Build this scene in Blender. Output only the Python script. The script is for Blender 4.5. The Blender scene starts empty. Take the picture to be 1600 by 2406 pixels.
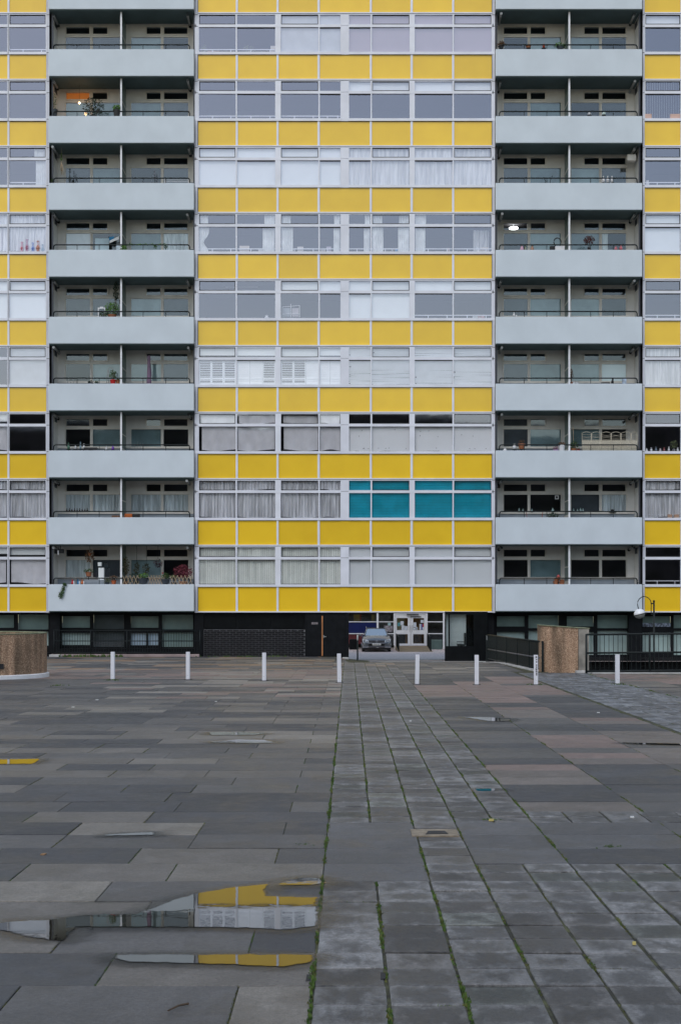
import bpy, math, random
from mathutils import Vector, Matrix
random.seed(7)
R = math.radians
F = 3333.0; UC = 820.0; VH = 1410.0; EYE = 1.837; D0 = 57.5
scene = bpy.context.scene
C = scene.collection
# ------------------------------------------------------------------ camera, sky, sun, exposure
cd = bpy.data.cameras.new('camera'); cam = bpy.data.objects.new('camera', cd); C.objects.link(cam)
scene.camera = cam
cam.location = (0, 0, EYE); cam.rotation_euler = (R(90), 0, 0)
cd.sensor_fit = 'VERTICAL'; cd.sensor_height = 36; cd.sensor_width = 24
cd.lens = F / 2406 * 36
cd.shift_x = -(UC - 800) / 2406; cd.shift_y = (VH - 1203) / 2406
cd.clip_start = 0.1; cd.clip_end = 2000
world = bpy.data.worlds.new('World'); scene.world = world; world.use_nodes = True
wn = world.node_tree.nodes; wl = world.node_tree.links
for n in list(wn): wn.remove(n)
wo = wn.new('ShaderNodeOutputWorld'); bg = wn.new('ShaderNodeBackground')
sky = wn.new('ShaderNodeTexSky'); sky.sky_type = 'NISHITA'; sky.sun_disc = False
sky.sun_elevation = R(48); sky.sun_rotation = R(200); sky.dust_density = 1.2; sky.air_density = 1.5; sky.altitude = 20
hs = wn.new('ShaderNodeHueSaturation'); hs.inputs['Saturation'].default_value = 0.78
wl.new(sky.outputs[0], hs.inputs['Color']); wl.new(hs.outputs[0], bg.inputs['Color'])
bg.inputs['Strength'].default_value = 0.1; wl.new(bg.outputs[0], wo.inputs['Surface'])
sd = bpy.data.lights.new('sun', 'SUN'); sun = bpy.data.objects.new('sun', sd); C.objects.link(sun)
sd.energy = 0.5; sd.angle = R(25); sd.color = (1.0, 0.98, 0.96)
# sky sun_rotation 200 deg: the sun stands behind the camera, a little to the left
az = R(200); el = R(48)
dirv = Vector((math.sin(az) * math.cos(el), math.cos(az) * math.cos(el), math.sin(el)))
sun.rotation_euler = dirv.to_track_quat('Z', 'Y').to_euler(); sun.location = (0, -20, 60)
scene.view_settings.view_transform = 'Standard'; scene.view_settings.look = 'None'
scene.view_settings.gamma = 1; scene.view_settings.use_curve_mapping = False
scene.view_settings.exposure = 0.68
scene.render.engine = 'CYCLES'
scene.cycles.max_bounces = 8; scene.cycles.transparent_max_bounces = 12

# ------------------------------------------------------------------ helpers
def X(u, D=D0): return (u - UC) * D / F
def Z(v, D=D0): return EYE + (VH - v) * D / F
def smooth(t):
    t = max(0.0, min(1.0, t)); return t * t * (3 - 2 * t)
def gz(x, y):
    d = 0.19 * smooth((y - 49.5) / 7.5) * smooth((x + 0.5) / 0.7)
    return -0.0078 * y - d
def GP(u, v):
    y = 1.837 * F / (v - 1436.0); return (u - UC) * y / F, y

class MB:
    def __init__(s): s.v = []; s.f = []
    def box(s, x0, x1, y0, y1, z0, z1):
        n = len(s.v)
        s.v += [(x0,y0,z0),(x1,y0,z0),(x1,y1,z0),(x0,y1,z0),(x0,y0,z1),(x1,y0,z1),(x1,y1,z1),(x0,y1,z1)]
        s.f += [(n,n+3,n+2,n+1),(n+4,n+5,n+6,n+7),(n,n+1,n+5,n+4),(n+1,n+2,n+6,n+5),(n+2,n+3,n+7,n+6),(n+3,n,n+4,n+7)]
        return s
    def pbox(s, u0, u1, v0, v1, D, d, back=0.0):      # pixel window at distance D, thickness d towards the viewer
        return s.box(X(u0,D), X(u1,D), D - d, D + back, Z(v1,D), Z(v0,D))
    def quad(s, a, b, c, d):
        n = len(s.v); s.v += [tuple(a),tuple(b),tuple(c),tuple(d)]; s.f.append((n,n+1,n+2,n+3)); return s
    def tri(s, a, b, c):
        n = len(s.v); s.v += [tuple(a),tuple(b),tuple(c)]; s.f.append((n,n+1,n+2)); return s
    def tube(s, pts, r, n=8, r2=None, cap=True):
        pts = [Vector(p) for p in pts]; m = len(pts); base = len(s.v); up = Vector((0,0,1))
        for i, p in enumerate(pts):
            t = (pts[min(i+1,m-1)] - pts[max(i-1,0)]).normalized()
            a = t.cross(up)
            if a.length < 1e-3: a = t.cross(Vector((1,0,0)))
            a.normalize(); b = t.cross(a)
            rr = r if r2 is None else r + (r2 - r) * i / (m - 1)
            for k in range(n):
                q = p + a * (rr*math.cos(2*math.pi*k/n)) + b * (rr*math.sin(2*math.pi*k/n)); s.v.append(tuple(q))
        for i in range(m-1):
            for k in range(n):
                k2 = (k+1) % n
                s.f.append((base+i*n+k, base+i*n+k2, base+(i+1)*n+k2, base+(i+1)*n+k))
        if cap:
            s.f.append(tuple(base+k for k in range(n))[::-1]); s.f.append(tuple(base+(m-1)*n+k for k in range(n)))
        return s
    def lathe(s, c, prof, n=14):                        # prof: (radius, z)
        base = len(s.v); m = len(prof)
        for r, z in prof:
            for k in range(n):
                a = 2*math.pi*k/n; s.v.append((c[0]+r*math.cos(a), c[1]+r*math.sin(a), c[2]+z))
        for i in range(m-1):
            for k in range(n):
                k2 = (k+1) % n; s.f.append((base+i*n+k, base+i*n+k2, base+(i+1)*n+k2, base+(i+1)*n+k))
        s.f.append(tuple(base+k for k in range(n))[::-1]); s.f.append(tuple(base+(m-1)*n+k for k in range(n)))
        return s
    def prism(s, poly, z0, z1):                          # poly counter clockwise
        n = len(s.v); m = len(poly)
        zz0 = z0 if isinstance(z0,(list,tuple)) else [z0]*m; zz1 = z1 if isinstance(z1,(list,tuple)) else [z1]*m
        s.v += [(p[0],p[1],zz0[i]) for i,p in enumerate(poly)] + [(p[0],p[1],zz1[i]) for i,p in enumerate(poly)]
        s.f.append(tuple(n+i for i in range(m))[::-1]); s.f.append(tuple(n+m+i for i in range(m)))
        for i in range(m):
            j = (i+1) % m; s.f.append((n+i, n+j, n+m+j, n+m+i))
        return s
    def leaves(s, c, rad, n, size, rng=random, flat=0.0, shell=0.35):
        for _ in range(n):
            while True:
                p = Vector((rng.uniform(-1,1), rng.uniform(-1,1), rng.uniform(-1,1)))
                if shell < p.length < 1: break
            q = Vector((c[0]+p.x*rad[0], c[1]+p.y*rad[1], c[2]+p.z*rad[2]))
            a = Vector((rng.gauss(0,1), rng.gauss(0,1), rng.gauss(0,1))).normalized()
            b = a.cross(Vector((rng.gauss(0,1), rng.gauss(0,1), rng.gauss(0,1)))).normalized()
            l = size * rng.uniform(.7,1.6); w = l * .55
            s.quad(q - a*l*.5, q + b*w*.5, q + a*l*.5, q - b*w*.5)
        return s
    def build(s, name, m, parent=None, smooth_=False, bevel=0):
        me = bpy.data.meshes.new(name); me.from_pydata(s.v, [], s.f)
        if isinstance(m, (list, tuple)):
            for q in m: me.materials.append(q)
        else: me.materials.append(m)
        if smooth_:
            for p in me.polygons: p.use_smooth = True
        o = bpy.data.objects.new(name, me); C.objects.link(o)
        if parent is not None:
            o.parent = parent
            if parent.type == 'EMPTY' and parent.parent is None: o.matrix_parent_inverse = Matrix.Translation(parent.location).inverted()
            elif parent.parent is not None and parent.type == 'EMPTY': o.matrix_parent_inverse = PW(parent).inverted()
        if bevel:
            b = o.modifiers.new('bevel','BEVEL'); b.width = bevel; b.segments = 2; b.limit_method = 'ANGLE'
        return o
def PW(o):
    m = Matrix.Translation(o.location)
    if o.parent is not None: m = PW(o.parent) @ o.matrix_parent_inverse @ m
    return m
def empty(name, loc, parent=None):
    o = bpy.data.objects.new(name, None); C.objects.link(o); o.location = loc; o.empty_display_size = .2
    if parent is not None:
        o.parent = parent; o.matrix_parent_inverse = PW(parent).inverted()
    return o
def tag(o, label=None, cat=None, group=None, kind=None):
    if label: o['label'] = label
    if cat: o['category'] = cat
    if group: o['group'] = group
    if kind: o['kind'] = kind
    return o

# ------------------------------------------------------------------ materials
def nodes(m):
    m.use_nodes = True; return m.node_tree.nodes, m.node_tree.links
def mat(name, col, rough=0.6, metal=0, var=0.12, scale=3.0, bump=0.0, bscale=60, spec=0.5, col2=None, stretch=(1,1,1), thr=(.35,.7), coat=0):
    m = bpy.data.materials.new(name); n, l = nodes(m); b = n['Principled BSDF']
    b.inputs['Roughness'].default_value = rough; b.inputs['Metallic'].default_value = metal
    b.inputs['Specular IOR Level'].default_value = spec; b.inputs['Coat Weight'].default_value = coat
    tc = n.new('ShaderNodeTexCoord'); mp = n.new('ShaderNodeMapping'); mp.inputs['Scale'].default_value = stretch
    l.new(tc.outputs['Object'], mp.inputs['Vector'])
    nz = n.new('ShaderNodeTexNoise'); nz.inputs['Scale'].default_value = scale; nz.inputs['Detail'].default_value = 6
    l.new(mp.outputs[0], nz.inputs['Vector'])
    rp = n.new('ShaderNodeValToRGB')
    rp.color_ramp.elements[0].position = thr[0]; rp.color_ramp.elements[1].position = thr[1]
    c1 = tuple(c*(1-var) for c in col); c2 = col2 if col2 else tuple(min(1,c*(1+var)) for c in col)
    rp.color_ramp.elements[0].color = (*c1,1); rp.color_ramp.elements[1].color = (*c2,1)
    l.new(nz.outputs['Fac'], rp.inputs[0]); l.new(rp.outputs[0], b.inputs['Base Color'])
    if bump:
        nb = n.new('ShaderNodeTexNoise'); nb.inputs['Scale'].default_value = bscale; nb.inputs['Detail'].default_value = 4
        l.new(tc.outputs['Object'], nb.inputs['Vector'])
        bp = n.new('ShaderNodeBump'); bp.inputs['Strength'].default_value = bump; bp.inputs['Distance'].default_value = 0.01
        l.new(nb.outputs['Fac'], bp.inputs['Height']); l.new(bp.outputs[0], b.inputs['Normal'])
    return m
def emis(name, col, st):
    m = bpy.data.materials.new(name); n, l = nodes(m); b = n['Principled BSDF']
    b.inputs['Emission Color'].default_value = (*col,1); b.inputs['Emission Strength'].default_value = st; b.inputs['Base Color'].default_value = (*col,1)
    return m
def glass(name, refl, tint, trans, wav=0.0):
    m = bpy.data.materials.new(name); n, l = nodes(m)
    for q in list(n): n.remove(q)
    o = n.new('ShaderNodeOutputMaterial'); mx = n.new('ShaderNodeMixShader')
    t = n.new('ShaderNodeBsdfTransparent'); t.inputs[0].default_value = (*trans,1)
    g = n.new('ShaderNodeBsdfGlossy'); g.inputs['Color'].default_value = (*tint,1); g.inputs['Roughness'].default_value = 0.03
    fr = n.new('ShaderNodeFresnel')
    ge = n.new('ShaderNodeNewGeometry'); io = n.new('ShaderNodeMapRange'); io.inputs['To Min'].default_value = 1.5; io.inputs['To Max'].default_value = 1/1.5
    l.new(ge.outputs['Backfacing'], io.inputs['Value']); l.new(io.outputs[0], fr.inputs['IOR'])
    mr = n.new('ShaderNodeMapRange'); mr.inputs['To Min'].default_value = refl - .04; mr.inputs['To Max'].default_value = 1
    l.new(fr.outputs[0], mr.inputs['Value']); l.new(mr.outputs[0], mx.inputs[0])
    if wav:
        tc = n.new('ShaderNodeTexCoord'); nz = n.new('ShaderNodeTexNoise'); nz.inputs['Scale'].default_value = 1.3
        l.new(tc.outputs['Object'], nz.inputs['Vector'])
        bp = n.new('ShaderNodeBump'); bp.inputs['Strength'].default_value = wav; bp.inputs['Distance'].default_value = .02
        l.new(nz.outputs['Fac'], bp.inputs['Height']); l.new(bp.outputs[0], g.inputs['Normal'])
    l.new(t.outputs[0], mx.inputs[1]); l.new(g.outputs[0], mx.inputs[2]); l.new(mx.outputs[0], o.inputs[0])
    return m
def cloth(name, col, alpha=1.0, transl=.35):
    m = bpy.data.materials.new(name); n, l = nodes(m)
    for q in list(n): n.remove(q)
    o = n.new('ShaderNodeOutputMaterial'); d = n.new('ShaderNodeBsdfDiffuse'); t = n.new('ShaderNodeBsdfTranslucent')
    tc = n.new('ShaderNodeTexCoord'); nz = n.new('ShaderNodeTexNoise'); nz.inputs['Scale'].default_value = (13 if 'lace' in name or 'net' in name else 2.0); nz.inputs['Detail'].default_value = 3
    mp = n.new('ShaderNodeMapping'); mp.inputs['Scale'].default_value = (1.0,.3,.07) if ('lace' in name or 'net' in name) else (1.4,1,1); l.new(tc.outputs['Object'], mp.inputs[0]); l.new(mp.outputs[0], nz.inputs['Vector'])  # upright noise streaks put fold shading into the lace and net colour
    rp = n.new('ShaderNodeValToRGB'); rp.color_ramp.elements[0].color = (*[c*(.97 if 'blind' in name or 'paper' in name else .92 if 'sheet' in name else .78) for c in col],1); rp.color_ramp.elements[1].color = (*col,1)
    rp.color_ramp.elements[0].position=.3; rp.color_ramp.elements[1].position=.7
    l.new(nz.outputs['Fac'], rp.inputs[0]); l.new(rp.outputs[0], d.inputs[0]); t.inputs[0].default_value = (*col,1)
    mx = n.new('ShaderNodeMixShader'); mx.inputs[0].default_value = transl
    l.new(d.outputs[0], mx.inputs[1]); l.new(t.outputs[0], mx.inputs[2]); last = mx
    if alpha < 1:
        tr = n.new('ShaderNodeBsdfTransparent'); m2 = n.new('ShaderNodeMixShader')
        mr = n.new('ShaderNodeMapRange'); mr.inputs['From Min'].default_value=.35; mr.inputs['From Max'].default_value=.65
        mr.inputs['To Min'].default_value = alpha-(.25 if 'lace' in name else .08); mr.inputs['To Max'].default_value = min(1,alpha+.12)
        l.new(nz.outputs['Fac'], mr.inputs['Value']); l.new(mr.outputs[0], m2.inputs[0])
        l.new(tr.outputs[0], m2.inputs[1]); l.new(mx.outputs[0], m2.inputs[2]); last = m2
    l.new(last.outputs[0], o.inputs[0]); return m

M = {}
M['frame'] = mat('white_frame_paint', (.76,.77,.84), .4, var=.06, scale=1.5)
M['pier'] = mat('grey_pier_metal', (.68,.69,.76), .4, var=.07, scale=1.2)
M['gasket_and_shade'] = mat('black_gasket_and_shade', (.015,.015,.018), .6)  # black for real seals and for the painted shade strips
M['parapet'] = mat('pale_blue_render', (.61,.67,.725), .75, var=.045, scale=1.0, bump=.3, bscale=25, stretch=(1.1,1.1,.9))
M['parapet_top'] = M['parapet']
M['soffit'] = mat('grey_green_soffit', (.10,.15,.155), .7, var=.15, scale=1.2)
M['cream'] = mat('cream_wall_paint', (.74,.72,.69), .7, var=.09, scale=1.5, bump=.1)
M['creamframe'] = mat('cream_frame_paint', (.72,.68,.62), .5, var=.08, scale=3)
M['bluegrey'] = mat('blue_grey_panel', (.30,.34,.39), .6, var=.08)
M['greenscreen'] = mat('dark_green_screen', (.10,.15,.14), .35, var=.1)
M['smoothfloor'] = mat('pale_floor_paint', (.42,.42,.42), .7, var=.1)
M['white'] = mat('white_paint', (.80,.80,.83), .5, var=.06, scale=6)
M['rail'] = mat('dark_rail_metal', (.014,.019,.020), .45, var=.2, spec=.2)
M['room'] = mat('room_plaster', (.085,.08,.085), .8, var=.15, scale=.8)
M['black'] = mat('black_paint', (.008,.009,.011), .5, var=.25, scale=4, spec=.12)
M['blackgloss'] = mat('black_gloss_panel', (.006,.007,.008), .25, var=.2, spec=.2)
M['brick'] = mat('black_brick', (.012,.012,.014), .4, var=.4, scale=7, bump=.4, spec=.25)
M['mortar'] = mat('grey_mortar', (.26,.26,.28), .9, var=.35, scale=5)
M['pink_kerb'] = mat('pinkish_kerb_stone', (.30,.23,.22), .8, var=.2, scale=3, bump=.3)
M['white_kerb'] = mat('pale_kerb_stone', (.46,.45,.44), .8, var=.2, scale=3, bump=.3)
M['tube'] = mat('grey_tube_metal', (.33,.34,.34), .4, var=.15)
M['strip'] = mat('orange_timber_strip', (.42,.17,.06), .6, var=.2)
M['navy'] = mat('navy_panel', (.008,.015,.09), .3, var=.3, scale=1)
M['maroon'] = mat('maroon_panel', (.12,.02,.025), .5, var=.3)
M['teal'] = mat('teal_reflection_backing', (.15,.22,.24), .6, var=.25, scale=1.5)  # reflected teal of the balcony panes, put into a backing colour
M['tealight'] = mat('pale_teal_reflection_backing', (.27,.35,.37), .6, var=.2, scale=1.5)  # paler version of the same painted reflection
M['darkback'] = mat('dark_backing', (.05,.055,.07), .6, var=.3, scale=1.5)
M['frost'] = mat('frosted_green_blind', (.30,.38,.38), .5, var=.18, scale=1.2)
M['frostlow'] = mat('frosted_pale_blind', (.52,.60,.61), .5, var=.15, scale=1.2)
M['frostblue'] = mat('pale_blue_blind', (.60,.68,.85), .5, var=.1, scale=1.2)
M['glass'] = glass('window_glass', .245, (.82,.84,1.0), (1,1,1), .05)
M['bglass'] = glass('balcony_window_glass', .11, (.8,.9,1.0), (.95,1,1), .05)
M['gglass'] = glass('ground_floor_glass', .07, (.8,.9,.95), (.85,.9,.88), .05)
M['blind'] = cloth('white_roller_blind', (.86,.89,.90), 1, .05)
M['net'] = cloth('white_net_curtain', (.93,.94,.96), .90, .12)
M['lace'] = cloth('lace_curtain', (.95,.96,1.0), .92, .12)
M['drape'] = cloth('white_drape', (.90,.92,.92), .98, .08)
M['sheet'] = cloth('grey_white_sheet', (.84,.83,.86), .99, .08)
M['paper'] = cloth('white_paper', (.96,.97,.98), 1, .05)
M['pinkblind'] = cloth('pinkish_blind', (.72,.62,.68), 1, .08)
M['slat'] = mat('white_slat', (.88,.90,.93), .5, var=.04)
M['blue_slat'] = mat('turquoise_slat', (.02,.60,.80), .35, var=.12, scale=2)
M['cream_slat'] = mat('cream_vertical_slat', (.90,.93,.86), .6, var=.06)

# yellow glass cladding
def yellow():
    m = bpy.data.materials.new('yellow_glass_panel'); n, l = nodes(m); b = n['Principled BSDF']
    oi = n.new('ShaderNodeObjectInfo'); hsv = n.new('ShaderNodeHueSaturation')
    tc = n.new('ShaderNodeTexCoord'); nz = n.new('ShaderNodeTexNoise'); nz.inputs['Scale'].default_value = 1.5; nz.inputs['Detail'].default_value = 5
    l.new(tc.outputs['Object'], nz.inputs['Vector'])
    rp = n.new('ShaderNodeValToRGB'); rp.color_ramp.elements[0].color = (.86,.535,.009,1); rp.color_ramp.elements[1].color = (.91,.58,.012,1)
    rp.color_ramp.elements[0].position=.3; rp.color_ramp.elements[1].position=.7
    l.new(nz.outputs['Fac'], rp.inputs[0]); l.new(rp.outputs[0], hsv.inputs['Color'])
    mr = n.new('ShaderNodeMapRange'); mr.inputs['To Min'].default_value = .93; mr.inputs['To Max'].default_value = 1.05
    l.new(oi.outputs['Random'], mr.inputs['Value']); l.new(mr.outputs[0], hsv.inputs['Value']); l.new(hsv.outputs[0], b.inputs['Base Color'])
    b.inputs['Roughness'].default_value = .35; b.inputs['Specular IOR Level'].default_value = .5
    b.inputs['Coat Weight'].default_value = .5; b.inputs['Coat Roughness'].default_value = .08; b.inputs['Coat IOR'].default_value = 1.6
    return m
M['yellow'] = yellow()

# paving: colour of each slab is a face attribute, 'loc' holds the position inside the slab
def paving(name, worn):
    m = bpy.data.materials.new(name); n, l = nodes(m); b = n['Principled BSDF']
    ca = n.new('ShaderNodeAttribute'); ca.attribute_name = 'slab_col'
    lo = n.new('ShaderNodeAttribute'); lo.attribute_name = 'loc'
    tc = n.new('ShaderNodeTexCoord')
    def noise(sc, det, rough=.55, stretch=None, off=None):
        z = n.new('ShaderNodeTexNoise'); z.inputs['Scale'].default_value = sc; z.inputs['Detail'].default_value = det; z.inputs['Roughness'].default_value = rough
        mp = n.new('ShaderNodeMapping')
        if stretch: mp.inputs['Scale'].default_value = stretch
        l.new(tc.outputs['Object'], mp.inputs[0]); l.new(mp.outputs[0], z.inputs['Vector']); return z
    def rng(src, a, b_, c, d):
        r = n.new('ShaderNodeMapRange'); r.inputs['From Min'].default_value=a; r.inputs['From Max'].default_value=b_; r.inputs['To Min'].default_value=c; r.inputs['To Max'].default_value=d
        l.new(src, r.inputs['Value']); return r.outputs[0]
    def math_(op, a, b_):
        q = n.new('ShaderNodeMath'); q.operation = op
        for i, s_ in enumerate((a, b_)):
            if isinstance(s_, (int,float)): q.inputs[i].default_value = s_
            else: l.new(s_, q.inputs[i])
        return q.outputs[0]
    big = noise(.55, 4, .6); mid = noise((8.0 if worn else 3.6), 12, .76, ((1.2,.6,1) if worn else (1,.8,1))); fine = noise(150, 3, .8); dark = noise(1.1, 8, .7); grit = noise(38, 4, .8)
    f1 = rng(big.outputs['Fac'], .3,.7,.84,1.14)
    f2 = rng(mid.outputs['Fac'], .3,.7, (.64 if worn else .70), (1.40 if worn else 1.34))
    f3 = rng(fine.outputs['Fac'], .3,.72,.68,1.42); f4 = rng(grit.outputs['Fac'], .3,.7,.72,1.28)
    mul = math_('MULTIPLY', math_('MULTIPLY', f1, f2), math_('MULTIPLY', f3, f4))
    if worn:   # pale worn rims and darker damp centres
        sp = n.new('ShaderNodeSeparateXYZ'); l.new(lo.outputs['Vector'], sp.inputs[0])
        dx = math_('ABSOLUTE', math_('SUBTRACT', sp.outputs[0], .5), 0); dy = math_('ABSOLUTE', math_('SUBTRACT', sp.outputs[1], .5), 0)
        e = math_('MAXIMUM', dx, dy)
        e = math_('ADD', e, rng(mid.outputs['Fac'], .3,.7,-.36,.36))
        e = math_('ADD', e, rng(sp.outputs[2], 0,1,-.22,.22))
        w = rng(e, .20,.62,.66,1.46)
        mul = math_('MULTIPLY', mul, w)
        dampv = e
    # wet stain patches
    wet = rng(dark.outputs['Fac'], .50,.57,1.0,.76)
    mul = math_('MULTIPLY', mul, wet)
    vm = n.new('ShaderNodeVectorMath'); vm.operation = 'SCALE'; l.new(ca.outputs['Color'], vm.inputs[0]); l.new(mul, vm.inputs['Scale'])
    # greenish film here and there
    gm = n.new('ShaderNodeMix'); gm.data_type = 'RGBA'; grn = noise(.9, 6, .7, (1,1,1)); 
    l.new(rng(grn.outputs['Fac'], .58,.72,0,.30), gm.inputs[0]); l.new(vm.outputs[0], gm.inputs[6]); gm.inputs[7].default_value = (.062,.066,.034,1)
    l.new(gm.outputs[2], b.inputs['Base Color'])
    rr = rng(mid.outputs['Fac'], .3,.7,.42,.72); rr = math_('MULTIPLY', rr, rng(dark.outputs['Fac'], .45,.6,1.0,.72)); l.new(rr, b.inputs['Roughness'])
    bp = n.new('ShaderNodeBump'); bp.inputs['Strength'].default_value = .5; bp.inputs['Distance'].default_value = .004
    hgt = math_('ADD', fine.outputs['Fac'], math_('MULTIPLY', mid.outputs['Fac'], 2.0)); l.new(hgt, bp.inputs['Height']); l.new(bp.outputs[0], b.inputs['Normal'])
    b.inputs['Specular IOR Level'].default_value = .45
    return m
M['slabs'] = paving('paving_slab_concrete', False)
M['setts'] = paving('small_paver_concrete', True)
M['joint'] = mat('mossy_joint_soil', (.055,.053,.038), .9, var=.35, scale=9, col2=(.10,.105,.045), thr=(.42,.66), bump=.6)
M['moss'] = mat('green_moss', (.055,.13,.02), .8, var=.4, scale=12, col2=(.12,.20,.035))
M['moss2'] = mat('yellow_green_moss', (.13,.13,.035), .8, var=.4, scale=12, col2=(.17,.19,.05))

# ------------------------------------------------------------------ setting: ground sheets
def sheet(name, xs, ys, zf, m, parent=None, skip=None):
    vs = [(x,y,zf(x,y)) for y in ys for x in xs]; fs = []
    nx = len(xs)
    for j in range(len(ys)-1):
        for i in range(nx-1):
            if skip and skip((xs[i]+xs[i+1])/2, (ys[j]+ys[j+1])/2): continue
            fs.append((j*nx+i, j*nx+i+1, (j+1)*nx+i+1, (j+1)*nx+i))
    b = MB(); b.v = vs; b.f = fs
    return b.build(name, m, parent)
M['asphalt'] = mat('asphalt', (.05,.05,.053), .85, var=.2, scale=2, bump=.4)
tag(sheet('ground', [-400,-100,0,100,400], [-400,-100,0,100,400], lambda x,y: -4.6, M['asphalt']), kind='structure')
SX0, SY0, SY1 = 6.0, 42.6, 57.0         # sunken area behind the right railing
def sunk(x,y):
    # hole bounded on the left by the sloping railing line and in front by the right railing
    xl = 5.25 + (54 - y) * (0.65/11.8) + .1
    return (y > 42.55 and x > xl) if x < 7.15 else (y > 41.75)
xs = [-60,-40,-25,-18,-14]+[-12+.5*i for i in range(34)]+[5.1,5.3,5.55,5.8,6.0,6.5,7.15,8,9,10,12,14,18,25,40,60]
xs = sorted(set(round(x,3) for x in xs))
ys = [-44,-30,-20,-10,0]+[2*i for i in range(1,21)]+[41,41.75,42.55]+[43+.75*i for i in range(20)]+[57.9]
ys = sorted(set(round(y,3) for y in ys))
plaza = tag(sheet('plaza', xs, ys, lambda x,y: gz(x,y)-.009, M['joint'], skip=sunk), kind='structure')
path = tag(sheet('path', [-.18,.92,1.60], ys[6:], lambda x,y: gz(x,y)-.010, M['joint']), kind='structure')

# ---- slabs
def slab_mesh(name, items, m):
    """items: (x0,x1,y0,y1,col,r) -> one mesh with slab_col + loc attributes"""
    V=[];Fc=[];cols=[];loc=[]
    for (x0,x1,y0,y1,col,r,dz,tx,ty) in items:
        n=len(V); h=.045; c=.005
        def zz(x,y): return gz(x,y)+dz+tx*(x-(x0+x1)/2)+ty*(y-(y0+y1)/2)
        P=[(x0,y0),(x1,y0),(x1,y1),(x0,y1)]; Q=[(x0+c,y0+c),(x1-c,y0+c),(x1-c,y1-c),(x0+c,y1-c)]
        for (x,y) in P: V.append((x,y,zz(x,y)-h))
        for (x,y) in P: V.append((x,y,zz(x,y)-c*.8))
        for (x,y) in Q: V.append((x,y,zz(x,y)))
        L=[(0,0),(1,0),(1,1),(0,1)]
        for _ in range(3):
            for a in L: loc.append((a[0],a[1],r))
        for i in range(4):
            j=(i+1)%4; Fc.append((n+i,n+j,n+4+j,n+4+i)); Fc.append((n+4+i,n+4+j,n+8+j,n+8+i)); cols += [col,col]
        Fc.append((n+8,n+9,n+10,n+11)); cols.append(col)
    me=bpy.data.meshes.new(name); me.from_pydata(V,[],Fc); me.materials.append(m)
    at=me.attributes.new('slab_col','FLOAT_COLOR','FACE'); at.data.foreach_set('color',[q for c in cols for q in (*c,1)])
    al=me.attributes.new('loc','FLOAT_VECTOR','POINT'); al.data.foreach_set('vector',[q for c in loc for q in c])
    return me
DARK=(.066,.066,.070); MID=(.106,.101,.098); BRN=(.152,.138,.124); PINK=(.215,.158,.140); PALE=(.235,.212,.185); GREY=(.142,.139,.138); ORNG=(.26,.17,.11)
rs = random.Random(3)
big=[]; small=[]
def inframe(x0,x1,y0,y1):
    if y1 < 2.6 or y0 > 57.4: return False
    w = .245*y1+6
    if x1 < -w or x0 > w: return False
    return True
def blocked(x0,x1,y0,y1):
    return sunk(x1-.02,y1-.02) or sunk(x1-.02,y0+.02) or sunk((x0+x1)/2,(y0+y1)/2) or sunk(x0+.05,y1-.02)
def addbig(x0,x1,y0,y1,col=None):
    if not inframe(x0,x1,y0,y1) or blocked(x0,x1,y0,y1): return
    if col is None:
        col = rs.choices([DARK,MID,BRN,(.190,.172,.150)],[.38,.32,.20,.10])[0]
    k = rs.uniform(.88,1.12); col=tuple(c*k for c in col); g=.0035 if y0<20 else .003
    g2=g+(rs.uniform(.004,.010) if rs.random()<.3 else 0)
    big.append((x0+g,x1-g,y0+g2,y1-g,col,rs.random(),rs.uniform(-.003,.003),rs.uniform(-.003,.003),rs.uniform(-.003,.003)))
def addsmall(x0,x1,y0,y1,col=None):
    if not inframe(x0,x1,y0,y1) or blocked(x0,x1,y0,y1): return
    if col is None:
        col = rs.choices([GREY,MID,(.115,.118,.108),PINK],[.55,.30,.15,0])[0]
    k = rs.uniform(.76,1.24); col=tuple(c*k for c in col)
    jx=rs.uniform(0,.008); jy=.0 if rs.random()<.6 else rs.uniform(.004,.012)
    small.append((x0+.006+jx,x1-.006-rs.uniform(0,.006),y0+.006+jy,y1-.006,col,rs.random(),rs.uniform(-.004,.004),rs.uniform(-.012,.012),rs.uniform(-.012,.012)))
Yn = lambda n: 6.283+.672*n
YT = 57.3
# left zone
cur=None
for n in range(-5, 76):
    y0,y1 = Yn(n),Yn(n+1)
    off = -.18 if n%2 else -.54
    x1 = off
    if off != -.18: segs=[(-.54,-.18)]
    else: segs=[]
    while x1 > -21:
        q_=1.065 if (n<7 or rs.random()>.3) else rs.choice([.71,1.42,2.13,1.6])
        segs.append((x1-q_,x1)); x1-=q_
    vmid = 1436+6123/((y0+y1)/2)
    for (a,b) in segs:
        um = UC+(a+b)/2*F/((y0+y1)/2)
        col=None
        if y0>15 and cur and rs.random()<.45: col=cur
        if 1574<vmid<1596 : col = PINK if rs.random()<.72 else rs.choice([MID,PALE])
        elif 1596<=vmid<1604: col = rs.choice([PALE,MID,MID,DARK]) if um>150 else MID
        elif 1604<=vmid<1642 : 
            col = (PINK if rs.random()<.7 else PALE) if (250<um<800 and rs.random()<(.62 if um>400 else .4)) else rs.choice([DARK,MID])
        elif 1557<vmid<=1574: col = rs.choice([DARK,DARK,MID,PALE,ORNG,MID])
        elif vmid<=1557: col = rs.choice([DARK,MID,ORNG,BRN,PALE,DARK])
        elif 1660<vmid<1672 and 250<um<400: col=PALE
        elif 1715<vmid<1750 and um>640: col=PALE if rs.random()<.6 else BRN
        cur = col if col in (DARK,MID,BRN) else rs.choice([DARK,MID,BRN])
        addbig(a,b,y0,y1,col)
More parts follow.
